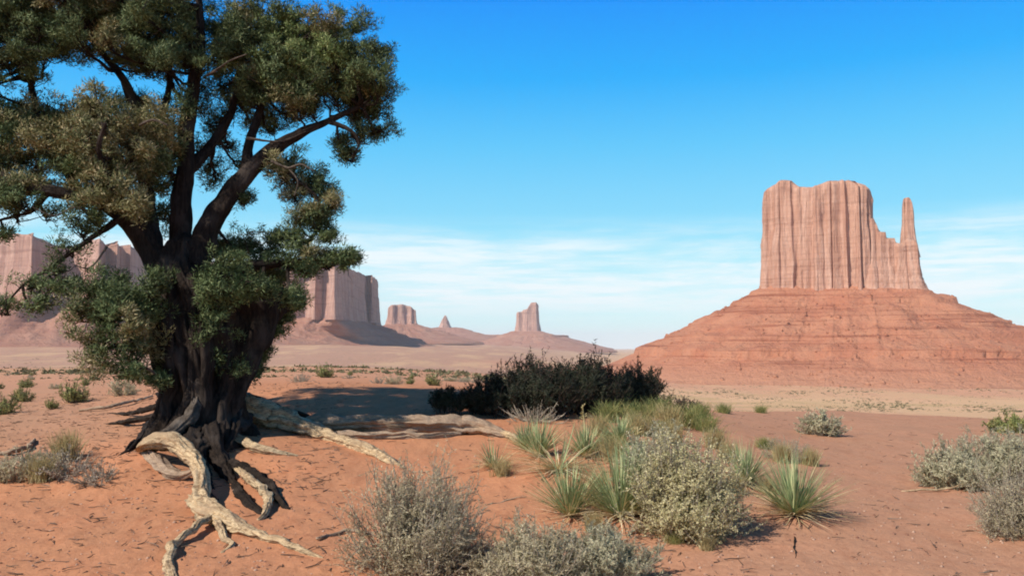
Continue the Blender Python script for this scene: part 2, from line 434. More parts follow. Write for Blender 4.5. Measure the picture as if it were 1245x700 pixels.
M_grass = leafmat('dry_grass', (.52, .41, .19), (.64, .52, .27), (.44, .38, .17), transl=.3, sc=4)
M_gravel, nt, b = new_mat('gravel', .9, .1)
r = N(nt, 'ShaderNodeNewGeometry').outputs['Random Per Island']
L(nt, mixc(nt, r, (.22, .10, .065), (.52, .34, .24)), b.inputs['Base Color'])

# ------------------------------------------------------------------ ground sheet
def build_ground():
    az = np.concatenate([np.linspace(-180, -40, 50)[:-1], np.linspace(-40, 40, 760), np.linspace(40, 180, 50)[1:]])
    az = np.radians(az)
    # rings: even steps on the picture for the near field, logarithmic beyond
    t = np.linspace(1/3.5, 1/26., 380); r1 = 1/t
    r = np.concatenate([[.4, 1., 1.6, 2.2, 2.8], r1, np.exp(np.linspace(math.log(26.5), math.log(300), 120)), np.exp(np.linspace(math.log(306), math.log(27000), 170))])
    A, R = np.meshgrid(az, r)
    X = np.sin(A)*R; Y = np.cos(A)*R; Z = ground(X, Y)
    n, k = X.shape
    idx = np.arange(n*k).reshape(n, k)
    q = np.stack([idx[:-1, :-1], idx[:-1, 1:], idx[1:, 1:], idx[1:, :-1]], -1).reshape(-1, 4)
    # albedo of the different soils (where the soils lie, not how they are lit)
    u = HX+FPX*np.tan(np.clip(A, -.78, .78))
    def m(v, a, b): t = np.clip((v-a)/(b-a), 0, 1); return t*t*(3-2*t)
    w = .5+.5*fbm(X*.35, Y*.35, 2, 3, 51)
    orange = np.array([.53, .245, .125]); pink = np.array([.47, .255, .155]); tanc = np.array([.60, .335, .19])
    C = orange+(pink-orange)*(m(u+X*0, 560, 900)*.8+.15*w)[..., None]
    lt = m(-u, -330, -60)*m(R, 10.6, 13.5)*.75*(.5+.5*w)                    # littered soil on the left
    C = C+(np.array([.47, .28, .175])-C)*lt[..., None]
    mid = m(R, 24, 90)[..., None]
    C = C+(np.array([.55, .285, .165])-C)*mid
    farl = m(R, 350, 900)[..., None]; side = m(u, 620, 800)[..., None]
    C = C+((1-side)*np.array([.48, .285, .19])+side*np.array([.66, .42, .24])-C)*farl
    bx_, by_ = P(1030, 400, 1500)[:2]; rd = m(-np.hypot(X-bx_, Y-by_)+fbm(X/60, Y/60, 0, 3, 8)*60, -720, -520)[..., None]
    C = C+(np.array([.58, .31, .19])-C)*rd*.85
    pt = m(fbm(X/90, Y/35, 3, 3, 18), .05, .4)[..., None]*farl*side*(1-rd)
    C = C+(np.array([.44, .33, .15])-C)*pt*.55
    mb = MB(); mb.add(np.stack([X, Y, Z], -1).reshape(-1, 3), q, col=C.reshape(-1, 3))
    c0 = mb.n; mb.add([[0, 0, float(ground(0., .4))]], col=C[0, 0])
    i = idx[0]; mb.f.append(np.stack([i[1:], i[:-1], np.full(k-1, c0)], -1))
    o = mb.build('ground', M_ground); tag(o, kind='structure')
build_ground()

# ------------------------------------------------------------------ buttes and mesas
def resample(poly, n):
    poly = np.asarray(poly, float); q = np.vstack([poly, poly[:1]])
    s = np.concatenate([[0], np.cumsum(np.linalg.norm(np.diff(q, axis=0), axis=1))])
    t = np.linspace(0, s[-1], n, endpoint=False)
    return np.column_stack([np.interp(t, s, q[:, 0]), np.interp(t, s, q[:, 1])]), t
def cblur(a, k):
    if k < 2: return a
    w = np.hanning(k+2)[1:-1]; w /= w.sum()
    p = k//2+1; b = np.concatenate([a[-p:], a, a[:p]], 0)
    if a.ndim == 1: return np.convolve(b, w, 'same')[p:-p]
    return np.column_stack([np.convolve(b[:, i], w, 'same')[p:-p] for i in range(a.shape[1])])
def outward(Q):
    T = norm(np.roll(Q, -1, 0)-np.roll(Q, 1, 0)); Nn = np.column_stack([T[:, 1], -T[:, 0]])
    area = np.sum(Q[:, 0]*np.roll(Q[:, 1], -1)-np.roll(Q[:, 0], -1)*Q[:, 1])
    return Nn if area > 0 else -Nn
def cliff(mb, poly, zb, zt, n=700, rows=46, fl=10., fs=22., seed=0, flare=8., lean=0., blur=9, ledge=2.0):
    """poly (x,y); zb, zt functions of (x,y) arrays; fluted vertical walls and a broken top"""
    Q, s = resample(poly, n); Q = cblur(Q, blur); Nn = cblur(outward(Q), 15); Nn = norm(Nn)
    x, y = Q[:, 0], Q[:, 1]
    ridg = lambda a, b, sd: 1-2*np.abs(vnoise(a, b, 0, sd))
    wx = x+fs*2.4*fbm(x/fs/5, y/fs/5, 0, 2, seed+70); wy = y+fs*2.4*fbm(x/fs/5, y/fs/5, 9, 2, seed+71)
    amp = .35+1.3*np.clip(.5+.8*fbm(x/fs/3.5, y/fs/3.5, 4, 2, seed+72), 0, 1)
    base = fl*(.65*fbm(x/fs/2.2, y/fs/2.2, 0, 2, seed)+.55*amp*ridg(wx/fs, wy/fs, seed+3)-.3)
    crack = -np.clip(ridg(wx/fs/1.6+9, wy/fs/1.6, seed+8)-.80, 0, 1)*5*fl*.6*amp
    ZB = zb(x, y)-6; ZT = zt(x, y)+np.clip(fbm(x/18, y/18, 0, 3, seed+12), -1, 1)*3.
    V = []
    for i, t in enumerate(np.linspace(0, 1, rows)):
        z = ZB+(ZT-ZB)*t
        fine = fl*.28*fbm(x/(fs*.35), y/(fs*.35), z/(fs*4), 3, seed+20)
        led = ledge*np.round(1.5*fbm(x/90, y/90, z/26, 2, seed+30)*2)/2
        up = fl*.5*fbm(x/fs, y/fs, z/(fs*5), 2, seed+44)
        off = base*(1-.3*t)+crack*(1-.15*t)+fine+led+up+flare*(1-t)**2.2-lean*t-np.clip(t-.95, 0, 1)*fl*4
        W_ = Q+Nn*off[:, None]
        V.append(np.column_stack([W_, z]))
    cen = Q.mean(0)
    for k in (.93, .82, .6, .3, .05):
        q = cen+(V[rows-1][:, :2]-cen)*k
        V.append(np.column_stack([q, zt(q[:, 0], q[:, 1])+2+fbm(q[:, 0]/20, q[:, 1]/20, 0, 3, seed+60)*3.]))
    V = np.array(V); R_ = len(V); idx = np.arange(R_*n).reshape(R_, n); nx = np.roll(idx, -1, 1)
    area = np.sum(Q[:, 0]*np.roll(Q[:, 1], -1)-np.roll(Q[:, 0], -1)*Q[:, 1])
    q = np.stack([idx[:-1], nx[:-1], nx[1:], idx[1:]], -1).reshape(-1, 4)
    if area < 0: q = q[:, ::-1]
    mb.add(V.reshape(-1, 3), q)
def talus(mb, poly, zb, foot, width, n=620, rows=70, seed=0, ledges=(), gully=6., power=1.25):
    """apron of debris from the foot of the cliff down to the plain, with stepped ledges"""
    Q, s = resample(poly, n); Q0 = cblur(Q, 9); n0 = norm(cblur(outward(Q0), 41)); Q1 = cblur(Q, n//5|1); N1 = norm(cblur(outward(Q1), n//4|1))
    ZB = cblur(zb(Q0[:, 0], Q0[:, 1]), 31)
    V = []
    for t in np.concatenate([[-.12], np.linspace(0, 1, rows)]):
        tt = max(t, 0); k = min(1, tt*1.6)
        Wd = width(Q1[:, 0], Q1[:, 1]) if callable(width) else width
        p_ = Q0*(1-k)+Q1*k+(n0*(1-k)+N1*k)*((Wd*t)[:, None] if callable(width) else Wd*t)
        x, y = p_[:, 0], p_[:, 1]
        z = foot+(ZB-foot)*((1-tt)**power)+(7 if t < 0 else 0)
        for lz, lh in ledges:             # small cliffs: flatten above, drop below
            lw = lz+fbm(x/160, y/160, 0, 2, seed+2)*5
            d = z-lw; brk = .75+.45*fbm(x/45, y/45, 0, 3, seed+int(lz))
            z = z+lh*brk*np.where(d > 0, np.exp(-d/14.)*1.0, -np.exp(d/10.)*.35)
        g = fbm(x/42, y/42, 0, 4, seed+5)
        if ledges:                        # notched faces along the lowest ledge
            lw = ledges[-1][0]
            nn_ = np.exp(-((z-lw+4)/9.)**2)*np.clip(vnoise(x/9, y/9, 0, seed+91)-.1, 0, 1)*9
            p_ = p_-(n0*(1-k)+N1*k)*nn_[:, None]
        z = z+gully*g*np.sin(pi*min(1, tt*1.1+.08))+gully*.9*fbm(Q1[:, 0]/26, Q1[:, 1]/26, 0, 3, seed+15)*np.sin(pi*min(1, tt*1.05))+1.8*fbm(x/11, y/11, 0, 3, seed+7)*(1 if tt < .97 else 0)
        if t == 1: z = z*0+foot-12
        V.append(np.column_stack([p_, z]))
    V = np.array(V); R_ = len(V); idx = np.arange(R_*n).reshape(R_, n); nx = np.roll(idx, -1, 1)
    area = np.sum(Q[:, 0]*np.roll(Q[:, 1], -1)-np.roll(Q[:, 0], -1)*Q[:, 1])
    q = np.stack([idx[:-1], nx[:-1], nx[1:], idx[1:]], -1).reshape(-1, 4)
    if area > 0: q = q[:, ::-1]
    mb.add(V.reshape(-1, 3), q)
class Frame:
    """local frame of a butte: faces the camera's place, lx across, ly away"""
    def __init__(s, px, d):
        a, _ = ray(px, 400); s.az = math.atan(a); s.D = d/cos(s.az); s.px = px
    def w(s, lx, ly):
        lx = np.asarray(lx, float); ly = np.asarray(ly, float)+s.D
        return lx*cos(s.az)+ly*sin(s.az), -lx*sin(s.az)+ly*cos(s.az)
    def l(s, x, y): return x*cos(s.az)-y*sin(s.az)
    def lx(s, px, ly=0.): a, _ = ray(px, 400); return (s.D+ly)*math.tan(math.atan(a)-s.az)
    def z(s, px, py, ly=0.):
        x, y = s.w(s.lx(px, ly), ly); return float(P(px, py, y)[2])
    def top(s, prof, ly=0.):
        X = [s.lx(p[0], ly) for p in prof]; Z = [s.z(p[0], p[1], ly) for p in prof]
        return lambda x, y: np.interp(s.l(x, y), X, Z)
    def box(s, pa, pb, la, lb, jag=0., seed=1, m=9):
        """rounded block footprint between picture columns pa..pb and depths la..lb"""
        rs = np.random.RandomState(seed); a, b = s.lx(pa, la), s.lx(pb, la); c = min(abs(b-a), lb-la)*.10
        q = [(a+c, la), (b-c, la), (b, la+c), (b, lb-c), (b-c, lb), (a+c, lb), (a, lb-c), (a, la+c)]
        R, _ = resample(q, m*8); R = R+cblur(rs.normal(size=R.shape)*jag, 3)
        x, y = s.w(R[:, 0], R[:, 1]); return np.column_stack([x, y])
def const(z): return lambda x, y: np.full(np.shape(x), float(z))

def build_mitten():
    F = Frame(1030, 1500)
    x0, y0 = F.w(0, 0); root = thing('butte', 'big red sandstone butte with a thin thumb spire on its right, standing alone on a wide stepped slope', 'butte', (float(x0), float(y0), -52.), kind='structure')
    zb = F.top([(900, 352), (930, 350), (1030, 350), (1100, 352), (1140, 354)], -60)
    mb = MB()
    top = F.top([(920, 262), (926, 250), (931, 234), (942, 227), (953, 221), (966, 221), (975, 228), (990, 229), (1003, 226), (1014, 221.5), (1036, 221), (1046, 225), (1060, 228), (1068, 230), (1074, 232)], -60)
    cliff(mb, F.box(931, 1065, -70, 75, 4, 3), zb, top, n=900, rows=60, fl=8.5, fs=15., seed=4, flare=7, ledge=1.8, blur=5)
    mb.build('cliff_block', M_cliff, root)
    mb = MB()
    top2 = F.top([(1050, 262), (1066, 268), (1070, 276), (1071, 284), (1080, 284), (1081, 291), (1091, 292), (1092, 298), (1100, 299), (1106, 292), (1116, 294), (1121, 305), (1130, 330)], -50)
    cliff(mb, F.box(1052, 1121, -62, 40, 4, 5), zb, top2, n=520, rows=40, fl=6, fs=15., seed=14, flare=16, ledge=1.5)
    mb.build('shoulder_block', M_cliff, root)
    mb = MB()
    cliff(mb, F.box(1101.5, 1115.5, -24, -3, 1, 7), const(F.z(1108, 310)), F.top([(1100, 250), (1104, 243), (1110, 242), (1117, 254)], -10), n=140, rows=46, fl=3.4, fs=9., seed=24, flare=6, lean=2.6, ledge=.6)
    mb.build('spire', M_cliff, root)
    mb = MB()
    TP = F.box(929, 1130, -66, 70, 3, 9)
    talus(mb, TP, lambda x, y: zb(x, y)+3, -53., 345., n=900, rows=120, seed=6, ledges=((92, 3), (74, 8), (34, 4), (14, 6.5), (-9, 9)), gully=9., power=1.16)
    mb.build('talus', M_talus, root)
    rs = np.random.RandomState(9); V = mb.v[0]; V = V[(V[:, 1] < y0+40) & (V[:, 2] > -50) & (V[:, 2] < 88)]; c = V[rs.randint(0, len(V), 900)]
    sz = 1.3+4.2*rs.uniform(0, 1, 900)**4; oc = np.array([[1, .2, 0], [-1, 0, .2], [0, 1, -.1], [.1, -1, 0], [0, .1, 1], [0, 0, -1]], float)
    VV = c[:, None]+oc[None]*sz[:, None, None]*rs.uniform(.6, 1.2, (900, 6, 1))
    F8 = np.array([[0, 2, 4], [2, 1, 4], [1, 3, 4], [3, 0, 4], [2, 0, 5], [1, 2, 5], [3, 1, 5], [0, 3, 5]])
    mb = MB(); mb.add(VV.reshape(-1, 3), (np.arange(900)[:, None, None]*6+F8[None]).reshape(-1, 3)); tag(mb.build('rubble', M_talus, root, smooth=False), kind='stuff')
build_mitten()

def mesa_poly(pd): return np.array([P(px, 400, d)[:2] for px, d in pd])
def build_mesa():
    root = thing('mesa', 'long distant sandstone mesa with fluted cliffs standing behind the juniper tree', 'mesa', tuple(P(200, 420, 2900)), kind='structure')
    poly = mesa_poly([(-420, 2500), (-260, 2300), (-200, 2600), (-60, 2500), (5, 2420), (36, 2330), (44, 2400), (80, 2520), (92, 2500), (118, 2360), (126, 2480), (140, 2400), (146, 2520), (158, 2490), (168, 2700), (230, 2850), (300, 3000), (338, 3120), (352, 3000), (372, 3040), (382, 2960), (392, 3030), (406, 2900), (412, 2990), (430, 3300), (446, 3700), (452, 3640), (458, 3900), (455, 4600), (300, 5000), (-500, 4800)])
    def bz(x, y): u = HX+FPX*x/y; return np.interp(u, [-400, 0, 160, 345, 410, 450, 500], [165, 150, 140, 105, 100, 110, 110])
    def tz(x, y):
        u = HX+FPX*x/y; z = np.interp(u, [-400, 0, 30, 60, 100, 160, 200, 345, 400, 455], [320, 318, 318, 300, 296, 300, 300, 282, 286, 310])
        return z+3*np.round(fbm(x/120, y/120, 0, 2, 77)*3)
    mb = MB(); cliff(mb, poly, bz, tz, n=1600, rows=40, fl=16, fs=42., seed=31, flare=14, blur=5, ledge=2)
    mb.build('cliff', M_mesa, root)
    mb = MB(); talus(mb, poly, bz, -5., 330., n=900, rows=70, seed=33, ledges=((60, 7), (95, 5)), gully=12., power=1.3)
    mb.build('talus', M_mesat, root)
    # second small block beyond the end of the mesa
    F = Frame(488, 5200); r2 = thing('mesa', 'small flat block of cliff just right of the end of the long mesa', 'mesa', tuple(P(488, 408, 5200)), kind='structure')
    zb = const(F.z(488, 394)); mb = MB()
    cliff(mb, F.box(472, 503, -120, 160, 12, 4), zb, F.top([(470, 374), (476, 371), (490, 370), (499, 373), (504, 377)], -100), n=420, rows=26, fl=20, fs=55., seed=41, flare=18)
    mb.build('cliff', M_mesa, r2)
    mb = MB(); talus(mb, F.box(472, 503, -120, 160, 12, 4), zb, F.z(488, 416), 420., n=300, rows=40, seed=43, gully=10.)
    mb.build('talus', M_mesat, r2)
    # thin spire on a long low ridge
    F = Frame(540, 6800); r3 = thing('butte', 'tiny pointed spire butte on a long low ridge far away', 'butte', tuple(P(540, 412, 6800)), kind='structure')
    mb = MB(); zb = const(F.z(540, 398))
    cliff(mb, F.box(536, 545, -20, 40, 4, 6), zb, F.top([(534, 396), (538, 388), (541, 383), (543, 385), (547, 395)], 0), n=160, rows=20, fl=9, fs=30., seed=51, flare=22)
    mb.build('spire', M_mesa, r3)
    mb = MB(); talus(mb, F.box(524, 562, -60, 100, 8, 6), const(F.z(540, 399)), F.z(540, 414), 520., n=300, rows=36, seed=53, gully=6., ledges=((F.z(540, 403), 9),), power=1.7)
    mb.build('talus', M_mesat, r3)
    # stepped butte in the middle distance
    F = Frame(642, 6000); r4 = thing('butte', 'far pale butte with a stepped top and taller right tower, above the dark bush', 'butte', tuple(P(642, 418, 6000)), kind='structure')
    zb = const(F.z(642, 404)); mb = MB()
    cliff(mb, F.box(628, 654, -70, 90, 6, 8), zb, F.top([(626, 382), (629, 379), (634, 380), (636, 377), (641, 376), (643, 372), (646, 368), (653, 368), (656, 371)], -60), n=420, rows=30, fl=11, fs=34., seed=61, flare=20)
    mb.build('cliff', M_mesa, r4)
    mb = MB(); talus(mb, F.box(622, 660, -90, 110, 6, 8), const(F.z(642, 403)), F.z(642, 426), 520., n=340, rows=46, seed=63, gully=8., ledges=((F.z(642, 409), 10),), power=1.5)
    mb.build('talus', M_mesat, r4)
    # low terrace linking the far buttes
    mb = MB(); pl = mesa_poly([(478, 7200), (520, 7000), (600, 7000), (660, 7100), (690, 7300), (690, 9000), (470, 9000)])
    cliff(mb, pl, const(20), const(P(600, 407, 7100)[2]), n=500, rows=14, fl=20, fs=80., seed=71, flare=30, ledge=3)
    talus(mb, pl, const(P(600, 408, 7100)[2]-8), -10, 420, n=400, rows=30, seed=73, gully=8)
    tag(mb.build('terrace_hill', M_mesat), kind='structure')
build_mesa()

# ------------------------------------------------------------------ haze
def build_haze():
    x, y0, y1, z0, z1 = 28000., -28000., 28000., -90., 420.
    v = [(sx*x, yy, zz) for sx in (-1, 1) for yy in (y0, y1) for zz in (z0, z1)]
    f = [(0, 1, 3, 2), (4, 6, 7, 5), (0, 4, 5, 1), (2, 3, 7, 6), (0, 2, 6, 4), (1, 5, 7, 3)]
    m = bpy.data.materials.new('haze'); m.use_nodes = True; nt = m.node_tree; nt.nodes.clear()
    pv = N(nt, 'ShaderNodeVolumePrincipled', in_Density=HAZE, in_Anisotropy=0.0); pv.inputs['Color'].default_value = (.90, .93, 1.0, 1)
    o = N(nt, 'ShaderNodeOutputMaterial'); L(nt, pv.outputs[0], o.inputs['Volume'])
    mb = MB(); mb.add(v, f); tag(mb.build('haze', m, smooth=False), kind='stuff')
HAZE = 3.7e-5
build_haze()

# ------------------------------------------------------------------ juniper
tree = thing('juniper_tree', 'old gnarled juniper tree with dark trunk and exposed bleached roots, left of the picture', 'tree', (TB[0], TB[1], float(ground(*TB))))
def limb_pts(l): return [P(*q[:3]) for q in l], [q[3]/FPX*q[2]/2 for q in l]      # (px, py, depth, width in px)
SK = []            # skeleton points for attaching twigs
def limb(spec, name='limb', sides=14, rough=.35, strand=.25, mat=None, seed=0, keep=True):
    pts, rad = limb_pts(spec); mb = MB()
    C, r = tube(mb, pts, rad, 28, n=len(pts)*12, rough=rough, strand=strand, seed=seed, furrow=.22)
    if keep: SK.append(np.column_stack([C, r]))
    return mb.build(name, mat or M_bark, tree)
def build_trunk():
    mb = MB()
    spec = [(244, 560, 11.3, 112), (242, 528, 11.3, 100), (243, 500, 11.35, 90), (245, 465, 11.4, 88), (240, 420, 11.45, 94), (230, 380, 11.5, 88), (222, 345, 11.55, 76), (222, 318, 11.6, 54), (224, 295, 11.6, 34)]
    pts, rad = limb_pts(spec)
    C, r = tube(mb, pts, rad, 150, n=170, rough=.38, strand=.34, seed=3, freq=2.4, twist=.55, furrow=.22, ff=14)
    SK.append(np.column_stack([C, r*.6])[50:])
    # twisted strands of wood that wrap the bole
    rs = np.random.RandomState(8)
    for k in range(15):
        a0 = k/15*2*pi+rs.uniform(-.2, .2); tw = rs.uniform(.5, 1.1)
        i = np.linspace(4 if k % 3 else 0, len(C)-rs.randint(20, 75), 12).astype(int)
        a = a0+np.linspace(0, tw, len(i))+rs.normal(size=len(i))*.05
        out = np.column_stack([np.cos(a), np.sin(a), np.zeros(len(i))])
        fl = np.linspace(1, 0, len(i))**4
        pp = C[i]+out*(r[i]*(.86+.28*fl))[:, None]
        w = rs.uniform(.055, .13)
        tube(mb, pp, w*(1+.7*fl)*np.linspace(1.2, .6, len(i)), 36, n=90, rough=.5, strand=.4, seed=50+k, freq=2, furrow=.35)
    mb.build('trunk', M_bark, tree)
build_trunk()
D0 = 11.6
LIMBS = [
 [(212, 352, 11.5, 62), (188, 312, 11.5, 44), (160, 272, 11.4, 36), (128, 246, 11.3, 30), (80, 236, 11.2, 26), (30, 224, 11.2, 22), (-30, 205, 11.3, 16), (-80, 190, 11.4, 10)],
 [(226, 345, 11.6, 60), (220, 300, 11.7, 42), (221, 250, 11.8, 34), (226, 200, 11.9, 30), (228, 150, 12, 25), (238, 90, 12.1, 20), (244, 40, 12.2, 15), (240, -20, 12.3, 9)],
 [(236, 325, 11.6, 58), (252, 278, 11.7, 42), (278, 240, 11.8, 34), (304, 208, 11.9, 28), (330, 184, 12, 23), (362, 163, 12.1, 17), (398, 148, 12.2, 12), (440, 128, 12.3, 7)],
 [(186, 300, 11.6, 32), (180, 250, 11.9, 26), (172, 190, 12.2, 22), (168, 140, 12.3, 18), (152, 100, 12.4, 14), (120, 60, 12.5, 10), (90, 20, 12.5, 7)],
 [(300, 214, 11.9, 22), (304, 170, 12.1, 17), (318, 128, 12.3, 13), (330, 90, 12.4, 9), (338, 50, 12.5, 6)],
 [(226, 210, 11.9, 22), (262, 170, 12.3, 16), (284, 130, 12.5, 12), (292, 80, 12.7, 8), (300, 35, 12.8, 5)],
 [(100, 238, 11.3, 20), (70, 190, 11.6, 16), (46, 140, 11.9, 12), (34, 80, 12.1, 9), (20, 30, 12.3, 6)],
 [(170, 175, 12.2, 15), (196, 140, 12.2, 12), (206, 90, 12.3, 9), (190, 40, 12.4, 7), (180, -20, 12.5, 5)],
 [(245, 372, 11.7, 70), (285, 384, 12.0, 84), (318, 376, 12.2, 60), (345, 366, 12.3, 36), (366, 368, 12.4, 16)],
 [(262, 345, 11.7, 30), (290, 325, 11.8, 22), (325, 322, 11.9, 16), (362, 318, 12.0, 11), (400, 318, 12.1, 7), (422, 316, 12.1, 4)],
 [(322, 188, 12, 12), (345, 205, 12.1, 9), (365, 222, 12.1, 7), (385, 240, 12.1, 5), (392, 268, 12.1, 4), (380, 290, 12.1, 3)],
 [(200, 400, 11.4, 24), (175, 385, 11.2, 16), (145, 380, 11.0, 12), (112, 372, 10.9, 8), (80, 372, 10.9, 5)],
 [(205, 430, 11.4, 22), (180, 425, 11.2, 14), (150, 420, 11.0, 10), (125, 425, 10.9, 6)],
 [(150, 262, 11.3, 16), (125, 280, 11.1, 11), (95, 300, 11.0, 8), (62, 325, 11.0, 6), (30, 345, 11.0, 4), (5, 372, 11, 3)],
 [(60, 232, 11.2, 14), (40, 255, 11.3, 8), (22, 262, 11.3, 6), (-10, 270, 11.3, 4)],
 [(400, 148, 12.2, 9), (425, 158, 12.2, 7), (436, 172, 12.2, 5), (432, 186, 12.2, 3)],
 [(305, 372, 12.0, 66), (306, 400, 11.95, 62), (296, 430, 11.8, 56), (284, 462, 11.6, 46), (272, 510, 11.3, 34)],
 [(150, 252, 11.3, 16), (130, 215, 10.9, 12), (120, 180, 10.7, 9), (128, 150, 10.6, 6)],
]
for i, s_ in enumerate(LIMBS): limb([(a, b_, c, w*(.70 if i not in (8, 16) else 1)) for a, b_, c, w in s_], seed=100+i)

# bleached dead snags among the foliage
for i, s_ in enumerate([[(330, 196, 11.7, 7), (350, 204, 11.5, 5), (366, 200, 11.4, 4), (382, 208, 11.3, 2)], [(352, 206, 11.5, 4), (362, 220, 11.4, 3), (358, 238, 11.35, 2)],
  [(252, 92, 11.6, 6), (268, 82, 11.3, 5), (280, 74, 11.2, 4), (300, 66, 11.0, 2)], [(170, 152, 10.8, 6), (186, 146, 10.6, 5), (204, 152, 10.5, 3)], [(300, 168, 11.8, 6), (340, 172, 11.9, 4), (372, 160, 12, 2)],
  [(120, 262, 11, 5), (92, 252, 10.8, 4), (66, 262, 10.7, 3), (40, 252, 10.7, 2)], [(190, 455, 10.8, 6), (176, 447, 10.6, 5), (160, 452, 10.5, 2)], [(130, 300, 11, 5), (110, 325, 10.9, 3), (90, 322, 10.8, 2)]]): limb([(a, b_, c, w*.6) for a, b_, c, w in s_], 'dead_snag', mat=M_barkg, seed=300+i, keep=False)
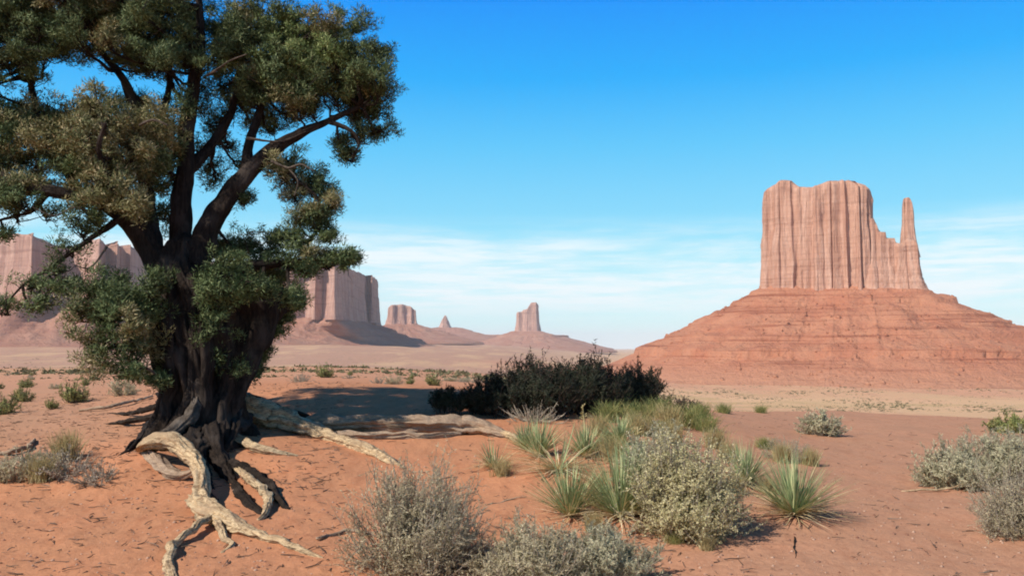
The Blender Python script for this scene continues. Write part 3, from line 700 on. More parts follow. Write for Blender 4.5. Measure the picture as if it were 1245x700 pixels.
# foliage clumps: px, py, depth, rx, ry (px), kind (0 dark green, 1 olive brown), density
CL = [
 # upper left mass
 (10, 20, 12.2, 55, 40, 0, 1), (60, 30, 12.6, 50, 38, 0, 1), (110, 20, 12.4, 52, 36, 0, 1), (160, 18, 12.8, 50, 34, 0, 1), (200, 35, 12.3, 48, 42, 0, 1), (225, 62, 12.7, 34, 38, 0, 1),
 (30, -30, 12.6, 70, 40, 0, 1), (110, -35, 12.9, 70, 40, 0, 1), (190, -30, 12.8, 60, 36, 0, 1), (225, 10, 12.5, 30, 30, 0, 1),
 (18, 70, 12, 34, 26, 1, .8), (60, 62, 12.8, 32, 20, 0, .8), (150, 62, 12.3, 38, 26, 0, 1), (185, 82, 12.9, 36, 24, 0, 1), (110, 58, 12.9, 30, 20, 0, .8),
 (40, 140, 11.8, 34, 26, 1, .9), (8, 150, 11.8, 30, 26, 0, .9), (75, 150, 12.2, 32, 26, 0, .9), (20, 190, 11.4, 38, 26, 1, 1), (62, 185, 11.9, 36, 26, 0, 1),
 (8, 228, 11.2, 30, 22, 1, .9), (-50, 150, 12, 55, 60, 0, .9), (-50, 40, 12.4, 60, 60, 0, .9), (-80, 210, 11.6, 40, 34, 0, .8),
 # olive clump in front of the fork
 (118, 130, 10.9, 30, 26, 1, 1), (112, 165, 10.7, 32, 32, 1, 1.1), (145, 150, 10.9, 34, 30, 1, 1), (128, 200, 10.7, 36, 32, 1, 1.1), (165, 190, 10.9, 34, 34, 1, 1), (150, 232, 10.8, 34, 22, 1, 1),
 (190, 165, 11.2, 28, 28, 1, .9), (205, 205, 11.3, 22, 30, 0, .9), (90, 205, 11, 26, 22, 0, .9),
 (195, 130, 12.8, 26, 14, 0, .7), (160, 125, 12.7, 22, 14, 0, .6),
 # right rounded crown
 (285, 40, 12.6, 42, 32, 0, 1.1), (325, 30, 12.4, 46, 30, 0, 1.1), (362, 45, 12.3, 44, 34, 0, 1.1), (395, 68, 12.2, 36, 34, 0, 1.1), (310, 66, 12.0, 44, 32, 0, 1.1), (350, 82, 11.9, 42, 32, 0, 1.1),
 (270, 70, 12.9, 34, 32, 0, 1), (265, 105, 12.9, 26, 24, 0, .8), (300, 100, 12.9, 34, 22, 0, 1), (340, 112, 12.6, 34, 20, 0, 1), (385, 105, 12.4, 40, 28, 0, 1.1),
 (425, 98, 12.3, 34, 28, 1, 1), (450, 110, 12.3, 24, 24, 0, 1), (458, 138, 12.4, 26, 24, 0, 1), (425, 132, 12.5, 32, 22, 0, 1), (462, 160, 12.3, 20, 18, 0, 1), (440, 165, 12.3, 18, 14, 0, .9), (424, 186, 12.2, 12, 12, 0, 1), (412, 172, 12.2, 12, 10, 0, .8),
 (332, 158, 12.5, 20, 14, 0, .7), (270, 140, 12.8, 20, 20, 0, .5), (365, 132, 12.9, 22, 14, 0, .8), (310, 148, 13.0, 18, 14, 0, .5),
 (240, 130, 12.9, 16, 22, 0, .6), (255, 205, 12.6, 18, 16, 0, .5), (262, 170, 12.9, 18, 16, 0, .5),
 (300, 242, 12, 10, 8, 0, .9), (205, 262, 12.3, 22, 22, 0, .5), (190, 225, 12.3, 20, 20, 0, .8),
 (238, 112, 12.6, 22, 16, 0, .55), (252, 150, 12.7, 20, 18, 0, .5), (285, 132, 12.8, 22, 16, 0, .55), (300, 122, 12.4, 24, 14, 0, .8), (322, 140, 12.5, 20, 12, 0, .6), (278, 178, 12.7, 18, 16, 0, .45), (240, 185, 12.6, 14, 18, 0, .5), (210, 225, 12.4, 16, 22, 0, .5), (262, 215, 12.5, 14, 14, 0, .45), (200, 185, 11.6, 22, 22, 1, .8), (360, 142, 12.6, 22, 10, 0, .6), (298, 200, 12.4, 12, 12, 0, .5), (190, 265, 12.2, 18, 18, 0, .6), (100, 245, 11.1, 22, 12, 0, .8), (165, 255, 10.9, 22, 14, 1, .9), (45, 225, 11, 26, 12, 1, .8), (130, 238, 10.8, 22, 14, 0, .9),
 (196, 345, 10.9, 16, 18, 0, .9), (272, 318, 11.1, 22, 18, 0, 1), (300, 345, 11.0, 26, 18, 0, 1), (322, 355, 11.1, 22, 14, 0, 1),
 # hanging sprays on the right
 (350, 195, 12, 20, 14, 0, 1), (345, 218, 12, 18, 18, 1, 1), (368, 222, 12.1, 22, 16, 1, 1), (392, 232, 12.1, 16, 12, 0, 1), (375, 255, 12.1, 14, 8, 1, .8), (395, 262, 12.1, 18, 11, 0, 1), (405, 245, 12.1, 10, 9, 1, .8),
 (350, 285, 12, 18, 14, 0, 1), (368, 295, 12, 20, 14, 0, 1), (350, 312, 11.9, 22, 14, 0, 1), (400, 316, 12.1, 14, 9, 0, 1), (418, 318, 12.1, 11, 11, 0, 1), (380, 312, 12, 14, 9, 1, .9),
 (342, 205, 11.8, 20, 20, 1, 1), (356, 236, 12, 20, 14, 1, 1), (384, 218, 12.2, 18, 12, 0, 1), (400, 285, 12.1, 12, 10, 0, .8), (384, 275, 12, 16, 12, 0, 1), (362, 268, 12, 12, 10, 1, .6), (335, 290, 11.9, 20, 12, 0, 1), (372, 326, 12, 16, 8, 0, 1), (428, 312, 12.1, 8, 8, 0, 1),
 # green mass right of the bole
 (265, 305, 11.7, 26, 22, 0, 1), (290, 300, 11.8, 26, 16, 0, 1.1), (320, 302, 11.8, 22, 15, 0, 1), (275, 330, 11.3, 30, 24, 0, 1.1), (310, 330, 11.3, 34, 24, 0, 1.1), (340, 338, 11.5, 26, 22, 0, 1.1), (300, 362, 11.3, 42, 24, 0, 1.2), (335, 372, 11.5, 26, 16, 0, 1.2), (290, 392, 11.2, 36, 22, 0, 1.2), (325, 392, 11.5, 22, 16, 0, 1.1),
 (280, 420, 11.2, 32, 20, 0, 1.1), (300, 432, 11.4, 18, 18, 0, 1), (270, 450, 11.1, 24, 16, 0, .8),
 (355, 366, 12.4-1, 14, 10, 0, 1.2), (345, 382, 11.4, 16, 10, 0, 1.2), (334, 402, 11.4, 16, 12, 0, 1.2), (318, 425, 11.3, 14, 14, 0, 1.2), (308, 448, 11.3, 12, 12, 0, 1.1), (270, 355, 11, 30, 22, 0, 1.1), (262, 400, 11, 22, 22, 0, .9),
 # lit foliage left of the bole
 (100, 350, 10.9, 30, 16, 0, .8), (135, 348, 10.9, 30, 18, 0, 1), (160, 365, 10.9, 30, 22, 0, 1), (100, 380, 10.8, 32, 18, 1, .9), (130, 385, 10.7, 34, 24, 0, 1), (165, 395, 10.8, 30, 24, 1, 1), (110, 412, 10.7, 28, 20, 1, .9), (142, 418, 10.7, 32, 22, 0, 1), (172, 425, 10.8, 24, 24, 1, 1), (130, 442, 10.7, 28, 14, 1, .8), (165, 448, 10.7, 24, 16, 0, .9), (185, 370, 11, 20, 26, 0, .9), (190, 460, 10.9, 14, 14, 0, .7),
 (70, 350, 11, 22, 12, 0, .5), (85, 300, 11, 22, 12, 0, .5), (98, 275, 11, 20, 12, 0, .7), (120, 262, 11.1, 22, 12, 0, .7), (40, 345, 11, 24, 12, 0, .45), (8, 372, 11, 16, 8, 0, .6), (50, 372, 11, 16, 9, 0, .5), (72, 325, 11, 18, 12, 0, .5), (20, 255, 11.3, 30, 8, 0, .45), (60, 258, 11.3, 22, 8, 0, .4), (5, 285, 11.3, 14, 6, 0, .4),
]
def fill_clumps():
    rs = np.random.RandomState(19)
    holes = [(92, 75, 20), (140, 100, 24), (196, 115, 24), (10, 112, 18), (62, 114, 22), (255, 22, 18), (262, 120, 14), (278, 160, 14), (45, 200, 10), (75, 258, 24), (200, 255, 12), (250, 200, 14), (240, 55, 8)]
    out = []
    for x in range(-60, 470, 26):
        for y in range(-40, 250, 24):
            px, py = x+rs.uniform(-10, 10), y+rs.uniform(-9, 9)
            if px > 215 and py > 128-(px-340)*.05: continue
            if px > 300 and (px-340)**2/135**2+(py-85)**2/72**2 > 1: continue
            if 215 < px < 300 and py < 22: continue
            if py > 205 and px > 175: continue
            if any((px-a)**2+(py-b)**2 < (r_+10)**2 for a, b, r_ in holes): continue
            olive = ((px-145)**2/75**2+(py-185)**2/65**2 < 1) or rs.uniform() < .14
            out.append((px, py, rs.uniform(10.9, 11.7)+(.6 if px > 260 else 0), rs.uniform(17, 29), rs.uniform(13, 22), int(olive), 1.0))
    return out
NCL = len(CL)
CL += fill_clumps()
def build_crown():
    sk = np.vstack([s[:, :3] for s in SK])
    rs = np.random.RandomState(42)
    twP, twR = [], []
    groups = {}
    for ci, (px, py, d, rx, ry, kind, dens) in enumerate(CL):
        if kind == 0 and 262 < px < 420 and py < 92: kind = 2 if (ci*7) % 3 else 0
        if px > 250 and py > 282 and px < 348 and d >= 11.2: d += 1.0
        elif py < 240: d += .35
        c = P(px, py, d); R = np.array([rx/FPX*d, rx/FPX*d*.9+.08, ry/FPX*d])
        # branch from the nearest limb below or beside
        j = np.argmin(np.linalg.norm((sk-c)*[1, 1, 1.0], axis=1)); s0 = sk[j]
        t = np.linspace(0, 1, 6)[:, None]; bow = np.array([0, 0, -.12])*np.sin(t*pi)
        main = s0+(c-s0)*t+bow+rs.normal(size=(6, 3))*.02; main[0] = s0
        dl = np.linalg.norm(c-s0)
        twP.append(main); twR.append(np.linspace(.014+.018*min(dl, 1.5), .008, 6))
        vol = R[0]*R[1]*R[2]
        ns = int(np.clip(vol**(2/3)*210*dens, 12, 130)*(1. if ci < NCL else .9))
        dirs = norm(rs.normal(size=(ns, 3))); dirs[:, 2] = dirs[:, 2]*.9+.12
        rad = rs.uniform(.15, 1.22, ns)**.6
        out_ = rs.uniform(size=ns) < .13; rad = np.where(out_, rs.uniform(1.15, 1.6, ns), rad)
        sub = c+dirs*R*rad[:, None]
        for q in sub:                                   # twigs to the tufts
            a = main[rs.randint(3, 6)]; tt = np.linspace(0, 1, 6)[:, None]
            twP.append(a+(q-a)*tt+rs.normal(size=(6, 3))*.012+np.array([0, 0, -.04])*np.sin(tt*pi)); twR.append(np.linspace(.008, .003, 6))
        g = groups.setdefault((kind, int(ci//16)), ([], [], []))
        for q, dv, o_ in zip(sub, dirs, out_):
            sr = rs.choice([.055, .075, .10, .125])*rs.uniform(.85, 1.15)*(.65 if o_ else 1)
            m = int(215*dens*(sr/.11)**2*rs.uniform(.8, 1.2))
            ax = norm(dv+rs.normal(size=3)*.6)
            o = norm(rs.normal(size=(m, 3))); rr = sr*rs.uniform(.1, 1, m)**.5
            bp = q+o*rr[:, None]*[1, 1, .85]+ax*(rs.uniform(-1, 1, m)*sr*.9)[:, None]
            dd = o*.9+dv*.35+np.array([0, 0, .45])+rs.normal(size=(m, 3))*.4
            g[0].append(bp); g[1].append(dd); g[2].append(o*.55+dv*.9)
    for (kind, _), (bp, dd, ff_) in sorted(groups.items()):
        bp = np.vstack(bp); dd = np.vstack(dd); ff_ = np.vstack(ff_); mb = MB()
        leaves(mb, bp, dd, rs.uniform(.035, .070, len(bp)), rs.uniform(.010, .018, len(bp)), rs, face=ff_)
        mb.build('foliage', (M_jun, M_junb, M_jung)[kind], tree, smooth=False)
    mb = MB(); tubes(mb, np.array(twP), np.array(twR), 5)
    # bare dead twigs poking out
    n = 170; j = rs.randint(0, len(CL), n); B = np.array([P(*CL[i][:3]) for i in j])+rs.normal(size=(n, 3))*.12
    Dn = norm(rs.normal(size=(n, 3))); Ln = rs.uniform(.12, .34, n)
    tt = np.linspace(0, 1, 5)[None, :, None]
    PT = B[:, None]+Dn[:, None]*Ln[:, None, None]*tt+np.cumsum(rs.normal(size=(n, 5, 3))*.018, 1)
    tubes(mb, PT, np.linspace(.007, .002, 5)[None].repeat(n, 0), 4)
    tag(mb.build('twigs', M_bark, tree), kind='stuff')
build_crown()

def groot(spec, name='root', mat=M_dead, seed=0, sides=18, flat=.8, rough=.42, strand=.4, parent=tree):
    """root from (px, py, lift above ground in m, width px [, depth])"""
    pts, rad = [], []
    for q in spec:
        if len(q) == 5: p_ = P(q[0], q[1], q[4])
        else:
            p_ = gp(q[0], q[1]+ (q[2]*FPX/9.5))      # the ground point below, then lift
            p_ = p_+[0, 0, q[2]]
        pts.append(p_); rad.append(q[3]/FPX*p_[1]/2)
    mb = MB(); tube(mb, pts, rad, 40, n=len(pts)*14, rough=rough, strand=strand, seed=seed, flat=flat, furrow=.38, ff=8, wig=.035)
    if parent is not None: return mb.build(name, mat, parent)
    return mb, pts
# bleached roots in front
groot([(172, 548, .02, 10), (182, 538, .16, 26), (202, 537, .24, 30), (222, 545, .26, 27), (238, 562, .24, 22), (243, 585, .18, 19), (243, 606, .10, 22), (254, 626, .03, 28)], seed=1, strand=.45)
groot([(236, 608, .08, 20), (252, 620, .07, 34), (274, 632, .05, 30), (305, 648, .03, 15), (340, 660, .015, 12), (370, 671, .01, 9), (393, 679, -.01, 4)], seed=2)
groot([(262, 628, .06, 14), (245, 638, .07, 11), (222, 652, .05, 10), (209, 667, .04, 12), (206, 685, .02, 13), (210, 706, .0, 12)], seed=3)
groot([(262, 632, .05, 12), (272, 650, .03, 9), (281, 662, .01, 7), (270, 672, .0, 5)], seed=4)
groot([(178, 548, .03, 12), (190, 562, .05, 16), (205, 574, .04, 18), (222, 578, .05, 12), (236, 572, .12, 8)], seed=5, mat=M_log, strand=.6)
groot([(286, 566, .05, 8), (300, 580, .08, 10), (318, 596, .08, 11), (328, 610, .05, 11), (322, 625, .02, 8), (314, 632, .0, 5)], seed=6)
groot([(282, 562, .08, 14), (308, 575, .07, 12), (330, 592, .05, 12), (343, 612, .02, 9), (352, 620, -.01, 5)], mat=M_bark, seed=7)
groot([(268, 512, .12, 10), (282, 526, .08, 15), (300, 540, .05, 13), (326, 549, .02, 11), (362, 555, -.01, 5)], seed=8)
groot([(285, 468, .40, 24), (296, 486, .28, 38), (320, 502, .15, 40), (352, 513, .09, 31), (390, 526, .05, 20), (425, 538, .04, 17), (462, 553, .02, 15), (492, 572, -.02, 10)], seed=9, sides=24)
groot([(280, 466, .45, 18), (305, 476, .34, 20), (330, 488, .24, 17), (352, 498, .15, 13), (375, 504, .1, 8)], mat=M_bark, seed=10)
groot([(255, 520, .2, 34), (262, 545, .1, 26), (275, 575, .03, 18), (300, 610, .01, 12), (330, 632, -.01, 6)], mat=M_bark, seed=11)
groot([(240, 476, 0, 8, 11.0), (236, 496, 0, 16, 10.8), (224, 514, 0, 20, 10.6), (200, 532, 0, 18, 10.35), (174, 550, 0, 10, 10.2)], mat=M_barkg, seed=12, strand=.5)
groot([(205, 470, .35, 26), (196, 500, .2, 20), (178, 522, .08, 14), (158, 545, .02, 9), (136, 562, -.04, 3)], mat=M_bark, seed=13)
groot([(210, 490, .25, 16), (180, 505, .12, 11), (150, 512, .05, 7), (118, 518, -.03, 2)], mat=M_bark, seed=14)
groot([(205, 480, .3, 14), (180, 492, .15, 9), (158, 500, .05, 6), (126, 505, -.03, 2)], mat=M_bark, seed=15)
groot([(240, 530, .1, 44), (236, 548, .05, 36), (246, 575, .0, 20), (262, 612, -.02, 8)], mat=M_bark, seed=16)
groot([(290, 500, .2, 30), (280, 520, .12, 28), (272, 548, .02, 18)], mat=M_bark, seed=17)

# fallen log behind the roots
mb, pts = groot([(372, 514, .06, 16), (400, 512, .10, 24), (440, 511, .12, 25), (480, 512, .12, 26), (530, 514, .12, 25), (575, 517, .09, 24), (602, 524, .05, 16), (628, 532, .0, 6)], parent=None, seed=20, sides=30, strand=.55)
lo = pts[3]*1.0; lo[2] = float(ground(lo[0], lo[1]))
logr = thing('fallen_log', 'long weathered fallen log lying on the sand right of the tree roots', 'log', lo)
mb.build('stem', M_log, logr)
m2, _ = groot([(400, 527, .02, 8), (440, 529, .03, 12), (490, 530, .03, 12), (530, 528, .04, 10), (560, 526, .03, 6)], parent=None, seed=22, strand=.6)
m2.build('splinter', M_log, logr)
m2, _ = groot([(560, 522, .05, 9), (590, 520, .08, 13), (612, 527, .04, 12), (640, 536, .02, 10), (668, 540, -.01, 6)], parent=None, seed=23)
m2.build('splinter', M_dead, logr)

# ------------------------------------------------------------------ plants
def shrub_meshes(seed, h, r, stems=90, sub=10, lv=8, ll=.022, lw=.007, up=.5, leaf=M_sageg, twig=M_twig, name='shrub', tr=.004, wig=.05, dome=1.0, quad=False, leafspread=.8, foot=.3):
    """twigs and leaves of one shrub about the origin"""
    rs = np.random.RandomState(seed); k = 7
    th = rs.uniform(0, 2*pi, stems); sp = rs.uniform(0, 1, stems)**.6
    end = np.column_stack([np.cos(th)*r*sp, np.sin(th)*r*sp, h*(np.sqrt(np.clip(1-sp**2*dome, .03, 1)))*rs.uniform(.7, 1.05, stems)])
    lump = 1+(.55 if dome >= 1 else .25)*fbm(np.cos(th)*1.7+seed*3.3, np.sin(th)*1.7, sp*1.5, 2, seed)+rs.normal(size=stems)*.05
    lump = np.minimum(lump, 1.22)
    end = end*lump[:, None]
    bs = np.column_stack([np.cos(th), np.sin(th), th*0])*(r*foot*rs.uniform(0, 1, stems))[:, None]; bs[:, 2] = -.03
    t = np.linspace(0, 1, k)[None, :, None]
    PT = bs[:, None]+(end-bs)[:, None]*t
    PT[:, :, 2] -= (np.sin(t[..., 0]*pi)*(1-up)*h*.18)
    PT += np.cumsum(rs.normal(size=PT.shape)*wig*h/k, 1)
    tw = MB(); tubes(tw, PT, np.linspace(tr*1.5, tr*.6, k)[None].repeat(stems, 0), 4)
    # side twigs
    n2 = stems*sub; i = rs.randint(0, stems, n2); f = rs.uniform(.3, .98, n2)*(k-1); a = f.astype(int); fr = (f-a)[:, None]
    B = PT[i, a]*(1-fr)+PT[i, np.minimum(a+1, k-1)]*fr
    T = norm(PT[i, np.minimum(a+1, k-1)]-PT[i, a]); Dn = norm(T*1.0+rs.normal(size=(n2, 3))*leafspread+np.array([0, 0, .45*up]))
    Ln = rs.uniform(.10, .26, n2)*min(h, r*1.6)
    t4 = np.linspace(0, 1, 4)[None, :, None]
    P2 = B[:, None]+Dn[:, None]*Ln[:, None, None]*t4+np.cumsum(rs.normal(size=(n2, 4, 3))*wig*.25*h/4, 1)
    tubes(tw, P2, np.linspace(tr*.6, tr*.25, 4)[None].repeat(n2, 0), 3)
    lf = None
    if lv:
        lf = MB(); n3 = n2*lv; i = np.repeat(np.arange(n2), lv); f = rs.uniform(.1, 1, n3)*3; a = np.minimum(f.astype(int), 2); fr = (f-a)[:, None]
        B3 = P2[i, a]*(1-fr)+P2[i, a+1]*fr
        leaves(lf, B3, norm(Dn[i]+rs.normal(size=(n3, 3))*.7), rs.uniform(.6, 1.3, n3)*ll, rs.uniform(.7, 1.2, n3)*lw, rs, quad=quad, face=norm(B3-[0, 0, h*.25])+norm(B3-B3.mean(0))*.2+rs.normal(size=(n3, 3))*.3)
    return tw.mesh(name+'_twigs', twig), (lf.mesh(name+'_leaves', leaf, smooth=False) if lf else None)
def place_shrub(me, base, label, cat='shrub', name='shrub', group=None, rz=0., sc=(1, 1, 1)):
    root = thing(name, label, cat, base, group); root.rotation_euler = (0, 0, rz); root.scale = sc
    for nm, m in zip(('twigs', 'leaves'), me):
        if m is None: continue
        o = bpy.data.objects.new(nm, m); S.collection.objects.link(o); o.parent = root
    return root
def size(px_w, base): return px_w/FPX*base[1]

# big foreground bushes
b_ = gp(505, 694); w = size(165, b_)/2
place_shrub(shrub_meshes(1, .80, w, 220, 16, 10, .024, .0075, .5, M_sageg, M_twig, tr=.0035, wig=.16), b_, 'large grey twiggy sagebrush at the bottom edge, nearest the juniper roots', name='sagebrush')
b_ = gp(650, 699)+[0, -.35, 0]; b_[2] = float(ground(b_[0], b_[1]))
place_shrub(shrub_meshes(2, .46, size(160, b_)/2, 190, 15, 10, .026, .0075, .8, M_sageg, M_twig, tr=.003, wig=.12), b_, 'low grey green sagebrush cut off by the bottom edge, left half of the pair', name='sagebrush')
b_ = gp(738, 699)+[0, -.2, 0]; b_[2] = float(ground(b_[0], b_[1]))
place_shrub(shrub_meshes(3, .38, size(140, b_)/2, 170, 15, 11, .028, .008, .9, M_sageb, M_twig, tr=.003, wig=.1), b_, 'low grey green sagebrush cut off by the bottom edge, right half of the pair', name='sagebrush')
b_ = gp(838, 650); w = size(132, b_)/2
place_shrub(shrub_meshes(4, .78, w, 240, 14, 15, .024, .011, .6, M_sagey, M_twig, tr=.0035, wig=.12, quad=True), b_, 'dense pale yellow green rabbitbrush with a black shadow on its right', name='rabbitbrush')
b_ = gp(800, 615)
place_shrub(shrub_meshes(5, .70, size(110, b_)/2, 140, 13, 14, .026, .011, .6, M_sageb, M_twig, tr=.003, wig=.12, quad=True), b_, 'grey green brush behind the left flank of the pale rabbitbrush', name='rabbitbrush')
b_ = gp(1165, 592)
place_shrub(shrub_meshes(6, .46, size(105, b_)/2, 150, 13, 12, .035, .010, .5, M_sageb, M_twig, tr=.004, wig=.14), b_, 'pale grey green bush with a bleached stick at its left foot, right edge', name='sagebrush')
b_ = gp(1225, 588)
place_shrub(shrub_meshes(7, .62, size(130, b_)/2, 170, 13, 12, .035, .010, .6, M_sageb, M_twig, tr=.004, wig=.14), b_, 'taller pale green bush cut by the right edge of the picture', name='sagebrush')
b_ = gp(1238, 650)
place_shrub(shrub_meshes(8, .52, size(120, b_)/2, 200, 14, 6, .020, .006, .4, M_sageg, M_twig, tr=.0035, wig=.2), b_, 'grey leafless twiggy bush lowest at the right edge', name='sagebrush')
b_ = gp(1000, 529)
place_shrub(shrub_meshes(9, .42, size(60, b_)/2, 70, 10, 9, .05, .016, .5, M_sageb, M_twig, tr=.006), b_, 'round blue grey bush alone on the open red sand', name='sagebrush')
b_ = gp(1052, 498)
S7 = place_shrub(shrub_meshes(10, .45, size(44, b_)/2, 60, 10, 9, .06, .022, .6, M_green, M_twigd, tr=.006), b_, 'dark green bush on the far edge of the sand', name='bush')
b_ = gp(1228, 525)
place_shrub(shrub_meshes(11, .34, size(60, b_)/2, 60, 10, 9, .06, .02, .6, M_green, M_twigd, tr=.006), b_, 'dark green bush at the right edge, behind the pale bushes', name='bush')

# dark broom-like bushes in the tree's shade
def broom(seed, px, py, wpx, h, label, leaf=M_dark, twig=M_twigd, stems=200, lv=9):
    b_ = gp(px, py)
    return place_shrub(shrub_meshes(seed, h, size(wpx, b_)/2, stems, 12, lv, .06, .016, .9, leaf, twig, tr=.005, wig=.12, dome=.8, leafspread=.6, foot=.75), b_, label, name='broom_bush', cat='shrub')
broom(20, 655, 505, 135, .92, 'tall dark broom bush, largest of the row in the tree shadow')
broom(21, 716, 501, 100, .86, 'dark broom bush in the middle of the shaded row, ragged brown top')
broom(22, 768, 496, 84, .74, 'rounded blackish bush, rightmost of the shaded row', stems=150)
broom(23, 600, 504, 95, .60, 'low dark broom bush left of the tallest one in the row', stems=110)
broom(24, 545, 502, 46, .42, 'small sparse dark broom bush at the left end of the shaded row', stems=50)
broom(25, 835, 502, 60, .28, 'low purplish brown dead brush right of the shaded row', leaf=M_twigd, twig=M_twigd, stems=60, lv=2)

# yuccas
def yucca(seed, px, py, wpx, label, green=80, dead=30, up=.75, stalk=0., curl=.25, leaf=None):
    rs = np.random.RandomState(seed); b_ = gp(px, py); Lm = size(wpx, b_)*.88; green = int(green*2.0); dead = int(dead*1.5)
    root = thing('yucca', label, 'yucca', b_)
    def blades(n, lo, hi, sc, wd, droop, mat, nm):
        th = rs.uniform(0, 2*pi, n); el = rs.uniform(lo, hi, n); Ln = Lm*sc*rs.uniform(.75, 1.1, n); k = 5
        t = np.linspace(0, 1, k)
        hx = np.cos(th), np.sin(th); V = []; cc = np.cos(el); ss = np.sin(el)
        C = np.zeros((n, k, 3)); rr = (Ln[:, None]*t[None])
        C[..., 0] = hx[0][:, None]*(cc[:, None]*rr+.03); C[..., 1] = hx[1][:, None]*(cc[:, None]*rr+.03)
        C[..., 2] = ss[:, None]*rr-droop*rs.uniform(.3, 1.4, n)[:, None]*rr**2/Lm+.02
        C[..., 2] = np.maximum(C[..., 2], .008+.01*rs.uniform(0, 1, n)[:, None])
        C += np.cumsum(rs.normal(size=C.shape)*.006, 1)
        sd = np.stack([-hx[1], hx[0], 0*th], -1)[:, None]; wv = (wd*np.array([.9, 1, .85, .5, .04]))[None, :, None]
        T = norm(np.gradient(C, axis=1)); nn = np.cross(T, np.broadcast_to(sd, C.shape))
        A = C-sd*wv+nn*wv*.5; Bm = C; D_ = C+sd*wv+nn*wv*.5
        V = np.stack([A, Bm, D_], 2).reshape(-1, 3); idx = np.arange(n*k*3).reshape(n, k, 3)
        q = np.stack([idx[:, :-1, :-1], idx[:, :-1, 1:], idx[:, 1:, 1:], idx[:, 1:, :-1]], -1).reshape(-1, 4)
        mb = MB(); mb.add(V+np.asarray(b_), q); mb.build(nm, mat, root)
    blades(green, .35*up*1.6, 1.5, 1.0, .0055, curl*.5, leaf or M_yuc, 'leaves')
    if dead: blades(dead, -.05, .75, .9, .006, curl*1.3, M_yucd, 'dead_leaves')
    if stalk:
        mb = MB(); top = np.array([rs.normal()*.03, 0, stalk]); tube(mb, [b_, b_+top*.5+[.01, 0, 0], b_+top], [.014, .011, .006], 7, n=16, rough=.2)
        n = 14; tt = rs.uniform(.72, 1, n)[:, None]; c = b_+top*tt; e = c+norm(np.column_stack([rs.normal(size=(n, 2)), np.full(n, .6)]))*.05
        tubes(mb, c[:, None]+(e-c)[:, None]*np.linspace(0, 1, 3)[None, :, None], np.array([.003, .005, .008])[None].repeat(n, 0), 5)
        mb.build('flower_stalk', M_grass, root)
yucca(1, 655, 556, 62, 'green yucca directly behind the straw coloured dead one', green=80, dead=12)
yucca(2, 680, 574, 84, 'straw coloured mostly dead yucca with a starburst of pale leaves', green=12, dead=110, up=.2)
yucca(3, 712, 556, 56, 'dark green yucca with one tall dry flower stalk', green=80, dead=14, stalk=.62)
yucca(4, 693, 628, 84, 'blue green yucca, left one of the close pair in front', green=100, dead=24)
yucca(5, 755, 630, 112, 'yucca with yellowing leaves, right one of the close pair in front', green=120, dead=60)
yucca(6, 600, 570, 46, 'small yellow dried yucca tuft alone right of the log end', green=26, dead=44, up=.5)
yucca(7, 905, 590, 66, 'upright yucca behind the pale rabbitbrush on its right side', green=90, dead=26)
yucca(8, 966, 628, 96, 'largest yucca, by the open sand, with a skirt of bleached leaves', green=120, dead=70)
yucca(9, 755, 540, 46, 'small bright green yucca behind the pair, on the mound', green=70, dead=12)
yucca(10, 775, 575, 60, 'yellow green yucca touching the pale rabbitbrush on its left', green=60, dead=50, stalk=.5)
yucca(11, 640, 548, 44, 'small grey green yucca at the tip of the fallen log', green=60, dead=6)

# grassy and green clumps on the mound
def tuft_mesh(seed, h, r, n, mat, wd=.004):
    rs = np.random.RandomState(seed); th = rs.uniform(0, 2*pi, n); k = 4; t = np.linspace(0, 1, k)[None, :, None]
    b0 = np.column_stack([rs.normal(size=(n, 2))*r*.3, np.zeros(n)-.01]); e = b0+np.column_stack([np.cos(th)*r*rs.uniform(.1, 1, n), np.sin(th)*r*rs.uniform(.1, 1, n), h*rs.uniform(.5, 1.1, n)])
    C = b0[:, None]+(e-b0)[:, None]*t; C[:, :, 2] += np.sin(t[..., 0]*pi)*h*.12
    mb = MB(); tubes(mb, C, (wd*np.array([1, .8, .5, .1]))[None].repeat(n, 0), 3); return mb.mesh('tuft', mat)
GT = [tuft_mesh(1, .30, .22, 240, M_grass), tuft_mesh(2, .26, .25, 240, M_green), tuft_mesh(3, .34, .2, 260, M_grass)]
def tuft(px, py, i, sc, label, group=None, nm='grass_tuft'):
    b_ = gp(px, py); o = bpy.data.objects.new(nm, GT[i]); S.collection.objects.link(o)
    o.location = tuple(b_); o.scale = (sc, sc, sc); o.rotation_euler = (0, 0, px*.37)
    tag(o, label, 'grass', group)
rs = np.random.RandomState(5)
